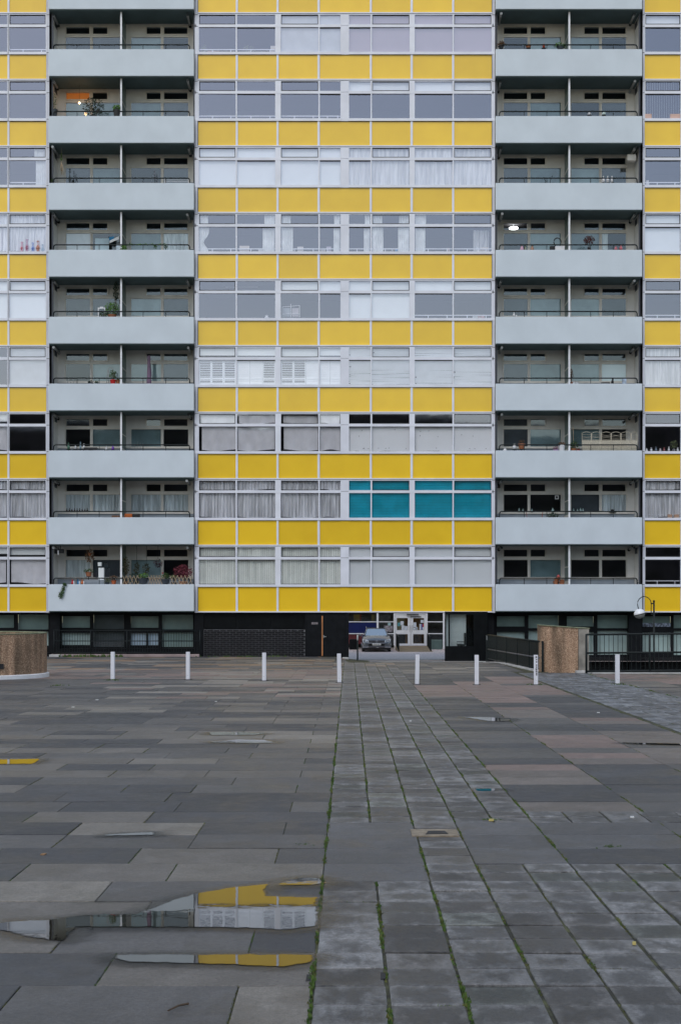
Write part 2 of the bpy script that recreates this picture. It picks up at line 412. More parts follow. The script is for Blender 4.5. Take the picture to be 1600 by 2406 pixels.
# right zones: columns 1.60-2.69-3.78-4.92, then beyond 6.95
PK = {(1.60,2.69):[(1793,1840),(1884,1910),(1612,1632)],
      (2.69,3.78):[(1727,1755),(1768,1791),(1639,1648),(1664,1670),(1674,1683),(1605,1632)],
      (3.78,4.92):[(1717,1748),(1757,1791),(1592,1604),(1690,1700),(1612,1628)]}
for n in range(-5,76):
    y0,y1=Yn(n),Yn(n+1); ym=(y0+y1)/2; vmid=1436+6123/ym
    for (a,b) in [(1.60,2.69),(2.69,3.78),(3.78,4.92)]:
        if y1 <= 10.35 or (12.3<y0<12.4 and b<3.8): continue
        col = DARK if rs.random()<.6 else MID
        if ym>42: col = rs.choice([DARK,MID,BRN,PALE,MID])
        for (p,q) in PK[(a,b)]:
            if p-3<vmid<q+3: col = PINK if vmid<1660 or rs.random()<.3 else (.165,.142,.128)
        if n in (7,8) : col=(.108,.106,.108)
        addbig(a,b,y0,y1,col)
    if y0>9.6 and y1<12.4:
        for q in ((-.18,.55),(.92,1.6)):
            if y1>10.35 or q[0]<0: addbig(q[0],q[1],y0,y1,(.108,.106,.108))
    for j in range(14):
        a=6.95+1.1*j; b=a+1.1
        if y0>12.3:
            col=None
            if 1558<vmid<1606: col = PINK if rs.random()<.75 else BRN
            addbig(a,b,y0,y1,col)
    if y0>43:   # far ground between the path and the sunken ramp
        for (a,b) in [(4.92,5.3)]:
            addbig(a,b,y0,y1,rs.choice([DARK,MID,GREY]))
cols5=[(-.18,.185),(.185,.55),(.55,.92),(.92,1.26),(1.26,1.60)]
for n in range(-10,152):
    y0=6.283+.336*n; y1=y0+.336
    for (a,b) in cols5:
        if y0>12.3: 
            if y0>47 and b>.6: 
                if n%2==0: addbig(a,b,y0,y0+.66,rs.choice([MID,DARK,PALE,ORNG,GREY]))
                continue
            addsmall(a,b,y0,y1)
        elif y0>9.6:
            if (a,b)==(.55,.92): addsmall(a,b,y0,y1)
            elif y0<10.2 and a>.9: addsmall(a,b,y0,y1)
        else: addsmall(a,b,y0,y1)
    for j in range(38):
        a=1.60+.343*j; b=a+.343
        if y0<10.2: addsmall(a,b,y0,y1)
        elif 12.3<y0<12.95 and b<3.8: addsmall(a,b,y0,y1,GREY)
        elif 4.9<a<6.9 and y0>12.3 and y0<42.2: addsmall(a,b,y0,y1,(.145,.15,.16))
def size(i): return (i[1]-i[0])*(i[3]-i[2])/(((i[2]+i[3])/2)**3)
for lst, nm, m, par, rest in ((big,'paving_slab',M['slabs'],plaza,'far_paving_slabs'),(small,'small_paving_slab',M['setts'],path,'far_small_paving_slabs')):
    inv=lambda i: i[3]>6.3 and i[1]>-.248*i[3] and i[0]<.236*i[3]
    vis=[i for i in lst if inv(i)]; hid=[i for i in lst if not inv(i)]
    vis.sort(key=size, reverse=True)
    for it in vis[:298]:
        me=slab_mesh(nm,[it],m); o=bpy.data.objects.new(nm,me); C.objects.link(o); o.parent=par
    me=slab_mesh(rest,vis[298:]+hid,m); o=bpy.data.objects.new(rest,me); C.objects.link(o); o.parent=par; o['kind']='stuff'

# ---- moss in the joints
rm = random.Random(11)
def tuft(b, x, y, h, sp, n):
    for _ in range(n):
        a=rm.uniform(0,6.283); d=rm.uniform(0,sp); px=x+math.cos(a)*d*.6; py=y+math.sin(a)*d*1.4; pz=gz(px,py)-.006
        w=h*rm.uniform(.25,.5); t=rm.uniform(0,3.14); lx=rm.uniform(-.5,.5)*h; ly=rm.uniform(-.5,.5)*h
        b.tri((px-math.cos(t)*w,py-math.sin(t)*w,pz),(px+math.cos(t)*w,py+math.sin(t)*w,pz),(px+lx,py+ly,pz+h*rm.uniform(.6,1.3)))
mg=MB(); my=MB()
def mossline(x, ya, yb, dens, h=.012, yel=.35):
    y=ya; ph=rm.uniform(0,10)
    while y<yb:
        k = .5+.5*math.sin(y*3.1+ph)+.5*math.sin(y*7.7+ph*2)
        if k+rm.uniform(-.5,.5) > 1.30-dens:
            t = mg if rm.random()>yel else my
            s_=1+.5*max(0,k)
            tuft(t, x+rm.gauss(0,.005), y, h*s_*.8, .011*s_, 6)
        y += .012+.0009*y
mossline(-.18, 5.5, 20, 1.0, .017, .2); mossline(-.18,20,50,.55,.012,.4)
for x,dn in ((.185,.75),(.55,.72),(.92,.8),(1.26,.6)):
    mossline(x, 12.4, 36, dn, .011, .4); mossline(x,36,50,.3,.01,.5)
mossline(.185,5.5,9.6,.75,.015,.35); mossline(.55,5.5,12.3,.9,.014,.3); mossline(.92,5.5,12.3,.55,.010,.6)
mossline(1.60,5.5,10.3,.30,.008,.7); mossline(1.60,10.3,33,.95,.014,.35); mossline(2.69,10.4,24,.7,.012,.5); mossline(2.69,24,38,.3,.01,.6)
mossline(1.26,5.5,9.6,.4,.008,.7); mossline(1.943,5.5,10.3,.35,.009,.6); mossline(2.286,6,10.3,.3,.009,.6)
mossline(3.78,12.5,24,.2,.01,.6); mossline(4.92,20,40,.35,.012,.5); mossline(6.95,29,41.6,.95,.02,.3)
for x in (5.26,5.6,5.95,6.29,6.6): mossline(x,21,41,.22,.009,.6)
for it in big:                       # scraps at slab ends
    if it[3]<22 and it[0]<-.3 and rm.random()<.75:
        m_=rm.choice([mg,my,my]); y=it[2]
        while y<it[3]:
            if rm.random()<.5: tuft(m_, it[0]-.006, y, .009, .012, 5)
            y+=.03
    if it[3]<30 and rm.random()<.35:
        xx=rm.uniform(it[0],it[1]); L=rm.uniform(.1,.4)
        q=0
        while q<L: tuft(my, xx+q, it[2]-.005, .006, .01, 3); q+=.025
for it in small:
    if it[3]<10 and rm.random()<.3:
        xx=rm.uniform(it[0],it[1]-.1); L=rm.uniform(.05,.2); q=0; m_=rm.choice([mg,my])
        while q<L: tuft(m_, xx+q, it[2]-.004, .007, .01, 3); q+=.02
for (u,v) in ((1430,1989),(715,1985),(1158,1925)):
    x,y=GP(u,v)
    for _ in range(14): tuft(mg,x+rm.gauss(0,.04),y+rm.gauss(0,.03),.014,.02,7)
for _ in range(60):                  # weeds along the building kerb
    tuft(mg, X(rm.uniform(140,300),57.2), 57.12+rm.uniform(-.1,.05), rm.uniform(.04,.12), .06, 10)
for _ in range(40):
    tuft(mg, X(rm.choice([rm.uniform(560,680),rm.uniform(460,640)]),57.1), 57.2+rm.uniform(-.3,.1), rm.uniform(.03,.07), .06, 8)
for (u,v) in ((1448,1608),(266,1598),(1259,1609),(130,1611)):
    x,y=GP(u,v)
    for _ in range(16): tuft(mg,x+rm.gauss(0,.12),y+rm.gauss(0,.12),.03,.03,7)
tag(mg.build('moss', M['moss']), 'bright green moss tufts growing in the joints between the paving slabs', 'moss', kind='stuff')
tag(my.build('moss', M['moss2']), 'dry yellowish moss scraps in the joints of the paving slabs', 'moss', kind='stuff')

# ---- puddles
def water(name, base, rough, ior, mx_, lo_, hi_):
    m = bpy.data.materials.new(name); n, l = nodes(m); b = n['Principled BSDF']; out = n['Material Output']
    b.inputs['Base Color'].default_value=(*base,1); b.inputs['Roughness'].default_value=rough; b.inputs['IOR'].default_value=ior
    tc=n.new('ShaderNodeTexCoord'); nz=n.new('ShaderNodeTexNoise'); nz.inputs['Scale'].default_value=9; l.new(tc.outputs['Object'],nz.inputs['Vector'])
    bp=n.new('ShaderNodeBump'); bp.inputs['Strength'].default_value=.03; bp.inputs['Distance'].default_value=.004; l.new(nz.outputs['Fac'],bp.inputs['Height']); l.new(bp.outputs[0],b.inputs['Normal'])
    at=n.new('ShaderNodeAttribute'); at.attribute_name='depth'; n2=n.new('ShaderNodeTexNoise'); n2.inputs['Scale'].default_value=16; n2.inputs['Detail'].default_value=6; l.new(tc.outputs['Object'],n2.inputs['Vector'])
    ad=n.new('ShaderNodeMath'); ad.operation='MULTIPLY_ADD'; ad.inputs[1].default_value=.9; l.new(n2.outputs['Fac'],ad.inputs[0]); ad.inputs[2].default_value=-.45
    a2=n.new('ShaderNodeMath'); a2.operation='ADD'; l.new(ad.outputs[0],a2.inputs[0]); l.new(at.outputs['Fac'],a2.inputs[1])
    mr=n.new('ShaderNodeMapRange'); mr.inputs['From Min'].default_value=lo_; mr.inputs['From Max'].default_value=hi_; mr.inputs['To Max'].default_value=mx_; l.new(a2.outputs[0],mr.inputs['Value'])
    gt=n.new('ShaderNodeMath'); gt.operation='GREATER_THAN'; gt.inputs[1].default_value=.99; l.new(at.outputs['Fac'],gt.inputs[0])
    t=n.new('ShaderNodeBsdfTransparent'); mx=n.new('ShaderNodeMixShader'); l.new(mr.outputs[0],mx.inputs[0]); l.new(t.outputs[0],mx.inputs[1]); l.new(b.outputs[0],mx.inputs[2]); l.new(mx.outputs[0],out.inputs[0])
    return m
M['water']=water('puddle_water',(.030,.027,.020),.012,2.1,1.0,.35,.75); M['damp']=water('damp_margin',(.030,.029,.026),.22,1.4,.62,.12,.95)
def puddle(pts, lift=.006, wob=.014):
    rp=random.Random(len(pts)*31+int(pts[0][0])); P=[GP(*p) for p in pts]; Q=[]
    for i in range(len(P)):
        a=Vector(P[i]); b=Vector(P[(i+1)%len(P)]); n=max(1,int((b-a).length/.05))
        for k in range(n):
            q=a.lerp(b,k/n); Q.append(Vector((q.x+rp.gauss(0,wob*.5), q.y+rp.gauss(0,wob*.35))))
    area=sum(Q[i][0]*Q[(i+1)%len(Q)][1]-Q[(i+1)%len(Q)][0]*Q[i][1] for i in range(len(Q)))
    if area<0: Q.reverse()
    z=max(gz(*q) for q in Q)+lift; n=len(Q)
    def off(d,sx=1.0):
        out=[]
        for i in range(n):
            t=(Q[(i+2)%n]-Q[(i-2)%n]); t=t.normalized() if t.length>1e-6 else Vector((1,0)); nn=Vector((t.y,-t.x)); out.append(Q[i]+Vector((nn.x*d*sx,nn.y*d)))
        return out
    def mk(name,inner,outer,z,m,par):
        v=[(q.x,q.y,z) for q in inner]+[(q.x,q.y,z) for q in outer]
        f=[tuple(range(n))]+[(i,n+i,n+(i+1)%n,(i+1)%n) for i in range(n)]
        me=bpy.data.meshes.new(name); me.from_pydata(v,[],f); me.materials.append(m)
        at=me.attributes.new('depth','FLOAT','POINT'); at.data.foreach_set('value',[1.0]*n+[0.0]*n)
        o=bpy.data.objects.new(name,me); C.objects.link(o)
        if par: o.parent=par
        return o
    sc=min(1.0,Q[0].y/9*.7+.3)
    o=mk('puddle',off(-.012),off(.035*sc),z,M['water'],None)
    mk('damp_margin',off(.02),off(.16*sc,1.5),z-.003,M['damp'],o)
    return o
def z7(l): return [(x/1.96,2000+y/1.96) for x,y in l]
pud=[
 (z7([(-30,342),(100,330),(220,325),(400,304),(560,299),(640,298),(700,275),(780,245),(915,205),(1090,178),(1225,165),(1212,190),(1222,218),(1330,222),(1446,226),(1452,300),(1448,350),(1290,366),(1180,357),(800,352),(350,352),(315,385),(285,414),(232,412),(130,395),(60,375),(-30,362)]),'largest puddle near the bottom left mirroring yellow panels and shutters'),
 (z7([(1290,158),(1330,138),(1400,129),(1465,131),(1492,150),(1440,157)]),'small yellow reflecting puddle at the mossy joint above the largest puddle'),
 (z7([(545,485),(800,484),(1100,484),(1432,485),(1425,515),(1290,534),(1100,525),(930,520),(720,515),(600,512),(560,500)]),'long narrow puddle just below the largest one mirroring a strip of yellow'),
 ([(-20,1787),(92,1785),(78,1795),(-20,1796)],'thin yellow reflecting puddle at the left edge of the photo'),
 ([(492,1722),(560,1721.5),(622,1724),(600,1727.5),(500,1728)],'upper pale streak of water left of the path'),
 ([(497,1744),(560,1739),(620,1740),(647,1746),(600,1747),(500,1745.5)],'dark lens shaped puddle left of the path mirroring railings'),
 ([(250,1963),(300,1960),(360,1957.5),(356,1962.5),(250,1964.5)],'sliver of bluish water on the left paving behind the largest puddle'),
 ([(1090,1686),(1150,1687),(1198,1689),(1196,1695),(1150,1695)],'black and white reflecting puddle right of the path'),
 ([(1121,1854.5),(1160,1855),(1158,1859),(1121,1859)],'tiny dark teal puddle on the small pavers of the path'),
 ([(1460,1746),(1600,1749),(1620,1752),(1500,1749.5)],'thin dark line of water on the pinkish slabs at the right edge'),
]
for p,lab in pud: tag(puddle(p),lab,'puddle','rain puddles on the square')

# ------------------------------------------------------------------ the apartment building
bld = empty('apartment_building', (0, D0, -.45))
tag(bld, 'long apartment block clad in yellow glass panels with two stacks of pale blue balconies', 'building')
P_STOREY = 156.2; V0 = 33.7
def rowv(k): return V0 + P_STOREY*k
def hole_wall(b, x0,x1,z0,z1,yf,yb,holes):
    """wall slab between yf (front) and yb with rectangular holes (x0,x1,z0,z1)"""
    xs_=sorted(set([x0,x1]+[h for q in holes for h in q[:2]])); zs=sorted(set([z0,z1]+[h for q in holes for h in q[2:]]))
    xs_=[x for x in xs_ if x0-1e-6<=x<=x1+1e-6]; zs=[z for z in zs if z0-1e-6<=z<=z1+1e-6]
    for i in range(len(xs_)-1):
        for j in range(len(zs)-1):
            cx=(xs_[i]+xs_[i+1])/2; cz=(zs[j]+zs[j+1])/2
            if any(h[0]<cx<h[1] and h[2]<cz<h[3] for h in holes): continue
            b.quad((xs_[i],yf,zs[j]),(xs_[i+1],yf,zs[j]),(xs_[i+1],yf,zs[j+1]),(xs_[i],yf,zs[j+1]))
    for h in holes:
        a,c,d,e=h
        b.quad((a,yf,d),(a,yb,d),(a,yb,e),(a,yf,e)); b.quad((c,yb,d),(c,yf,d),(c,yf,e),(c,yb,e))
        b.quad((a,yb,d),(a,yf,d),(c,yf,d),(c,yb,d)); b.quad((a,yf,e),(a,yb,e),(c,yb,e),(c,yf,e))
    return b

rw = random.Random(5)
def pane(parent,name,x0,x1,z0,z1,y,m,tilt=.003):
    a=rw.uniform(-tilt,tilt)*(x1-x0); t=rw.uniform(-tilt,tilt)*(z1-z0)
    b=MB(); b.quad((x0,y-a-t,z0),(x1,y+a-t,z0),(x1,y+a+t,z1),(x0,y-a+t,z1)); return b.build(name,m,parent)
def folds(b,x0,x1,z0,z1,y,amp=.03,per=.09,n=None,bot=0.0,waist=0.0,side=0):
    n=n or max(8,int((x1-x0)/per*8)); m=8
    ph=rw.uniform(0,6); base=len(b.v)
    for j in range(m+1):
        t=j/m; z=z1+(z0-z1)*t
        for i in range(n+1):
            s=i/n; xx=x0+(x1-x0)*s
            if waist:
                k=waist*math.exp(-((t-.62)/.22)**2)
                xx = xx+( (x0-xx) if side<0 else (x1-xx) )*k
            q=math.sin(ph+s*(x1-x0)/per*6.283+.6*math.sin(s*9+ph))
            zz = z + (bot*math.sin(s*5+ph) if j==m else 0)
            b.v.append((xx, y+amp*q*(.5+.5*t), zz))
    for j in range(m):
        for i in range(n):
            a=base+j*(n+1)+i; b.f.append((a,a+n+1,a+n+2,a+1))
    return b
def fill(parent, st, x0,x1,z0,z1,y, main=True):
    """what hangs behind a pane"""
    w=x1-x0; h=z1-z0; yb=y+.055
    if st=='b': MB().quad((x0,yb,z0),(x1,yb,z0),(x1,yb,z1),(x0,yb,z1)).build('roller_blind',M['blind'],parent)
    elif st=='bh':
        zz=z0+h*rw.uniform(.1,.35); MB().quad((x0,yb,zz),(x1,yb,zz),(x1,yb,z1),(x0,yb,z1)).build('roller_blind',M['blind'],parent)
    elif st=='net': folds(MB(),x0,x1,z0,z1,yb,.022,.19).build('net_curtain',M['net'],parent,True)
    elif st=='lace': folds(MB(),x0,x1,z0+.02,z1,yb,.030,.13,bot=.03).build('lace_curtain',M['lace'],parent,True)
    elif st=='sheet':
        b=folds(MB(),x0+w*rw.uniform(0,.08),x1-w*rw.uniform(0,.05),z0+h*.05,z1-h*(.0 if main else .15),yb,.016,.42,bot=.035); b.build('hung_sheet',M['sheet'],parent,True)
    elif st=='paper':
        b=MB(); n=3
        for i in range(n): 
            a=x0+w*i/n; c=x0+w*(i+1)/n; o_=rw.uniform(-.01,.01)
            b.quad((a,yb+o_,z0+rw.uniform(0,.03)),(c+.02,yb-o_,z0+rw.uniform(0,.03)),(c+.02,yb-o_,z1),(a,yb+o_,z1))
        b.build('paper_sheet',M['paper'],parent)
        d=MB()
        for i in range(5): px=x0+w*rw.uniform(.05,.95); pz=z0+.12*h+rw.uniform(-.01,.02) if rw.random()<.6 else z1-h*rw.uniform(.05,.4); d.box(px-.012,px+.012,yb-.03,yb-.02,pz-.012,pz+.012)
        d.build('tape',M['gasket_and_shade'],parent)
    elif st in('L','Rr','LR','Lw','LRw'):
        b=MB(); wd=w*rw.uniform(.24,.34); wa=.55 if 'w' in st else 0
        if 'L' in st: folds(b,x0+.02,x0+wd,z0+.02,z1,yb,.03,.08,waist=wa,side=-1)
        if 'R' in st or st=='Rr': folds(b,x1-wd,x1-.02,z0+.02,z1,yb,.03,.08,waist=wa,side=1)
        b.build('curtain',M['drape'],parent,True)
    elif st=='far': folds(MB(),x1-w*.45,x1-.05,z0+.1,z1,y+.5,.04,.12).build('curtain',M['lace'],parent,True)
    elif st in('vb','vp','blue','mess'):
        m_={'vb':M['slat'],'vp':M['pinkblind'],'blue':M['blue_slat'],'mess':M['slat']}[st]
        n=max(4,int(h/(.042 if st!='blue' else .062))); b=MB(); tl=.85 if st!='blue' else .72
        for i in range(n):
            z=z1-(i+.5)*h/n; s1=s2=0; xa,xb=x0,x1
            if st=='mess':
                t=i/n
                if t>.35 and rw.random()<.5: s1=rw.uniform(-.03,.02); 
                if t>.35 and rw.random()<.5: s2=rw.uniform(-.03,.02)
                if rw.random()<.12*t*2: xa=x0+rw.uniform(0,.15)
            d=.5*h/n*1.12; 
            b.quad((xa,yb+.008,z-d*tl*1.1+s1),(xb,yb+.008,z-d*tl*1.1+s2),(xb,yb-.012,z+d*tl*1.1+s2),(xa,yb-.012,z+d*tl*1.1+s1))
        b.build('venetian_blind',m_,parent)
    elif st=='v':
        n=int(w/.085); b=MB()
        for i in range(n):
            a=x0+(i+.03)*w/n; c=x0+(i+.95)*w/n; tw=rw.uniform(.0,.03)
            b.quad((a,yb-tw*.3,z0+.02),(c,yb+tw,z0+.02),(c,yb+tw,z1),(a,yb-tw*.3,z1))
        b.build('vertical_blind',M['cream_slat'],parent)
    elif st=='vo':
        n=int(w/.09); b=MB()
        for i in range(n):
            a=x0+(i+.3)*w/n; b.quad((a,yb,z0),(a+.02,yb+.07,z0),(a+.02,yb+.07,z1),(a,yb,z1))
        b.build('vertical_blind',M['cream_slat'],parent)
    elif st.startswith('sh'):
        pat=st[2:]                                    # o = open slats, c = closed, one letter for each leaf
        b=MB(); k=len(pat); lw=w/k
        for i,ch in enumerate(pat):
            a=x0+i*lw; c=a+lw; fr=.045
            b.box(a+.004,a+fr,yb-.015,yb+.015,z0,z1); b.box(c-fr,c-.004,yb-.015,yb+.015,z0,z1)
            for za,zb in ((z0,z0+.06*h+.02),(z0+.22*h,z0+.30*h),(z1-.05*h,z1)): b.box(a+fr,c-fr,yb-.015,yb+.015,za,zb)
            for (za,zb) in ((z0+.08*h,z0+.22*h),(z0+.30*h,z1-.05*h)):
                n=max(1,int((zb-za)/.066))
                for q in range(n):
                    z=za+(q+.5)*(zb-za)/n; s_=(zb-za)/n
                    if ch=='c': b.quad((a+fr,yb-.008,z-s_*.5),(c-fr,yb-.008,z-s_*.5),(c-fr,yb+.006,z+s_*.52),(a+fr,yb+.006,z+s_*.52))
                    else: b.box(a+fr,c-fr,yb-.03,yb+.03,z-.012,z+.012)
        b.build('shutter',M['slat'],parent)

DF = 57.44           # front face of the window frames
def window(u0,u1,k,st,fst=None,opening=False,dark=False,rail=False,m1=0,m2=0,tilted=False):
    v=rowv(k); b=MB()
    fr=2.0
    def fx(u): return X(u)
    # frame members between u0-fr and u1+fr
    x0,x1=fx(u0),fx(u1); 
    zf1,zf0=Z(v+2.5),Z(v+25); zm1,zm0=Z(v+31.5),Z(v+89.5); zs0=Z(v+95.5)
    e=.030
    xl,xr=fx(u0-m1),fx(u1+m2)
    b.box(xl,xr,DF,D0,zf1,Z(v+.6))                # head
    b.box(xl,xr,DF-.01,D0,zm1,zf0)                # transom
    b.box(xl,xr,DF-.02,D0,zs0,zm0)                # sill
    for (a,c) in ((xl,x0),(x1,xr)):
        if c-a>.004:
            b.box(a,c,DF-.004,D0,zf0,zf1); b.box(a,c,DF-.004,D0,zm0,zm1)
    w=b.build('window',M['frame'],bld)
    if opening:
        g=MB(); i=.035; t=.022; a0,a1,c0,c1=x0+i,x1-i,zf0+i*.6,zf1-i*.6
        if i:
            s=MB(); y0_=DF-.012
            s.box(x0,x1,y0_,D0,zf0,c0-t); s.box(x0,x1,y0_,D0,c1+t,zf1); s.box(x0,a0-t,y0_,D0,c0-t,c1+t); s.box(a1+t,x1,y0_,D0,c0-t,c1+t)
            s.build('sash',M['frame'],w)
        y0_=DF-.016
        g.box(a0-t,a1+t,y0_,D0-.01,c0-t,c0); g.box(a0-t,a1+t,y0_,D0-.01,c1,c1+t); g.box(a0-t,a0,y0_,D0-.01,c0,c1); g.box(a1,a1+t,y0_,D0-.01,c0,c1)
        g.build('gasket_and_shade',M['gasket_and_shade'],w)
        pane(w,'fanlight',a0,a1,c0,c1,D0-.03,M['glass'],.012 if tilted else .004)
    else:
        pane(w,'fanlight',x0,x1,zf0,zf1,D0-.02,M['glass'])
    if dark:
        MB().box(x0,x1,DF-.006,D0,zm1-.03,zm1).build('gasket_and_shade',M['gasket_and_shade'],w); zm1-=.03  # black strip stands in for the sash's shadow on the pane
    pane(w,'pane',x0,x1,zm0,zm1,D0-.02,M['glass'])
    fill(w,st,x0,x1,zm0,zm1,D0-.01); fill(w,fst if fst is not None else st if not st.startswith('sh') else 'bh',x0,x1,zf0,zf1,D0-.01,False)
    if rail:
        r=MB(); r.box(x0,x1,D0+.06,D0+.085,Z(v+82.5),Z(v+80.5)); 
        for q in (.35,.85): xx=x0+(x1-x0)*q; r.box(xx,xx+.03,D0+.06,D0+.085,zm0,Z(v+82.5))
        r.build('safety_rail',M['frame'],w)
    return w
WN=[(468,554.5,9,1.5),(557.5,647,1.5,6.5),(660,748.5,6.5,1.5),(751.5,800,1.5,1),(820,870.5,1,1.5),(873.5,962,1.5,6),(974,1062.5,6,1.5),(1065.5,1154,1.5,8)]
ROWS={
-1:['n']*8,
0:['n','n','vb','vb','vp','vp','vp','vp'],
1:['n','n','n','n','n','n','n','n'],
2:['b','b','b','b','net','net','net','net'],
3:['Lw','Rr','L','Rr','Rr','LR','L','far'],
4:['n','n','n','n','b','b','n','n'],
5:['shooo','shcco','shooc','shcc','mess','mess','mess','mess'],
6:['sheet','sheet','sheet','sheet','paper','paper','paper','paper'],
7:['lace','lace','lace','lace','blue','blue','blue','blue'],
8:['v','v','v','v','b','b','b','b']}
FANS={1:['n','n','n','n','b','b','b','b'],4:['n','n','b','b','b','b','b','b'],6:['sheet','sheet','sheet','sheet','n','n','n','n'],3:['L','Rr','L','Rr','Rr','LR','L','n']}
LEFT={-1:('n','n'),0:('n','n'),1:('n','n'),2:('n','Rr'),3:('lace','lace'),4:('b','b'),5:('n','vb'),6:('sheet','n'),7:('lace','lace'),8:('sheet','sheet')}
RIGHT={-1:'n',0:'n',1:'vo',2:'n',3:'b',4:'n',5:'net',6:'n',7:'lace',8:'n'}
RAIL={0:(0,1,8),1:(0,1,2,3),2:(8,),3:(0,1,2,3,4,5,6,7),4:(6,7,9)}
for k in range(-1,9):
    for i,(a,b_,m1,m2) in enumerate(WN):
        fs=FANS.get(k,[None]*8)[i]
        window(a,b_,k,ROWS[k][i],fs,opening=i in(0,2,5,7),dark=i in(1,3,4,6) and k!=7,rail=(k in RAIL and i in RAIL[k]),m1=m1,m2=m2,tilted=(k==8 and i==2))
    for q in range(3):
        window(-165-q*93,-76-q*93,k,('n','lace','b')[(k+q)%3],m1=4,m2=0,opening=q==1); window(1694+q*93,1783+q*93,k,('b','n','net')[(k+q)%3],m1=0,m2=4,opening=q==0)
    window(-72,19,k,LEFT[k][0],m1=4,m2=1.5)
    window(23.5,109.5,k,LEFT[k][1],opening=True,m1=1.5,m2=1.0,rail=k in(0,2),tilted=(k==6))
    window(1514,1597,k,RIGHT[k],'b' if k==0 else None,opening=True,m1=1,m2=2,rail=k in(2,4,7,8),dark=True)
    window(1602,1690,k,RIGHT[k],m1=2,m2=3)
    v=rowv(k)
    # ribbed white post between the fourth and fifth window
    p=MB(); p.pbox(801,819,v+.6,v+27,D0,.055); p.pbox(801,819,v+28,v+95.5,D0,.055)
    for q in range(5): p.pbox(803+q*3.2,804.2+q*3.2,v+1,v+27,D0-.055,.006); p.pbox(803+q*3.2,804.2+q*3.2,v+28.5,v+95,D0-.055,.006)
    p.build('wide_post',M['frame'],bld)
    # rooms
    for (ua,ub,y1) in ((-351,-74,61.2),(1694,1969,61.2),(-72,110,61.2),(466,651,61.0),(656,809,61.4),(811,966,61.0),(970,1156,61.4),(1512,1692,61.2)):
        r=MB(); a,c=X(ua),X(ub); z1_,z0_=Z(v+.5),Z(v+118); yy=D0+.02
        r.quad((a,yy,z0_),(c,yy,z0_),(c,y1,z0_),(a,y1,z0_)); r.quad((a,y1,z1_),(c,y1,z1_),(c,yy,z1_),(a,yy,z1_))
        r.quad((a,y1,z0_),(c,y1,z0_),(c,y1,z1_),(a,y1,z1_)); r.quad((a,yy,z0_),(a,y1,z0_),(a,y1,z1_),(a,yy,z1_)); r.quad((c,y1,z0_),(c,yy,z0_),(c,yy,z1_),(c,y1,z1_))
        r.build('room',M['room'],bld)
    if k in (1,4):
        MB().box(X(524),X(602),58.6,58.7,Z(v+16,58.6),Z(v+10,58.6)).build('ceiling_lamp',M['white'],bld)
# yellow rows
YC=[(466.5,554.5),(559.5,650),(655,746),(751.5,868.5),(873.5,964),(969.5,1061.5),(1066.5,1154.5)]
for k in range(-2,9):
    v=rowv(k)
    for sec in ([(-351,-262.5),(-258,-169.5),(-165,-76.5),(-72,19.2),(23.8,109.5)],YC,[(1513.5,1597),(1602,1690),(1694.5,1783),(1787.5,1876),(1880.5,1969)]):
        for (a,c) in sec:
            b=MB(); x0,x1,z0,z1=X(a),X(c),Z(v+152.8),Z(v+95.5+.8); t=rw.uniform(-.002,.002)
            b.quad((x0,D0-.012+t,z0),(x1,D0-.012-t,z0),(x1,D0-.012-t,z1),(x0,D0-.012+t,z1))
            b.quad((x1,D0+.02,z0),(x0,D0+.02,z0),(x0,D0+.02,z1),(x1,D0+.02,z1)); b.build('yellow_panel',M['yellow'],bld)
        f=MB(); ua,ub=sec[0][0]-1.5,sec[-1][1]+1.5
        f.pbox(ua,ub,v+152.8,v+155.6,D0,.075)          # ledge
        for i in range(len(sec)-1): f.pbox(sec[i][1],sec[i+1][0],v+95.8,v+152.8,D0,.05)
        f.build('panel_frame',M['frame'],bld)
        g=MB(); g.pbox(ua,ub,v+155.6,v+156.8,D0,.04); g.pbox(ua,ub,v+95.4,v+96.2,D0,.045); g.build('painted_shadow_line',M['gasket_and_shade'],bld)  # black strips paint in the shadow lines at ledge and sill
# piers at the sides of each section
for (a,c) in ((110.8,117.2),(458.6,465.2),(1155.8,1162.0),(1508.8,1512.6)):
    b=MB(); zt,zb=Z(rowv(-2)+94),Z(1439.6)
    xa,xb=X(a),X(c); w=(xb-xa)
    b.box(xa,xa+w*.42,D0-.07,D0+.05,zb,zt); b.box(xa+w*.42,xa+w*.52,D0-.05,D0+.05,zb,zt); b.box(xa+w*.52,xb,D0-.075,D0+.05,zb,zt)
    b.build('pier',M['pier'],bld)
    j=MB()
    for k in range(-1,9):
        for o_ in (0.5,27.5,89.5): j.pbox(a-.3,c+.3,rowv(k)+o_,rowv(k)+o_+1.0,D0-.075,.004)
    j.build('pier_joint',M['gasket_and_shade'],bld)
# body of the building
b=MB(); zt=Z(rowv(-2)+94); zb=Z(1439.9)
b.box(X(-353),X(1971),61.5,62.5,zb,zt); 
b.quad((X(-353),D0+.02,zb),(X(1971),D0+.02,zb),(X(1971),61.5,zb),(X(-353),61.5,zb))
b.quad((X(-353),61.5,zt),(X(1971),61.5,zt),(X(1971),D0,zt),(X(-353),D0,zt))
b.quad((X(-353),D0,zb),(X(-353),61.5,zb),(X(-353),61.5,zt),(X(-353),D0,zt)); b.quad((X(1971),61.5,zb),(X(1971),D0,zb),(X(1971),D0,zt),(X(1971),61.5,zt))
b.build('rear_wall',M['mortar'],bld)

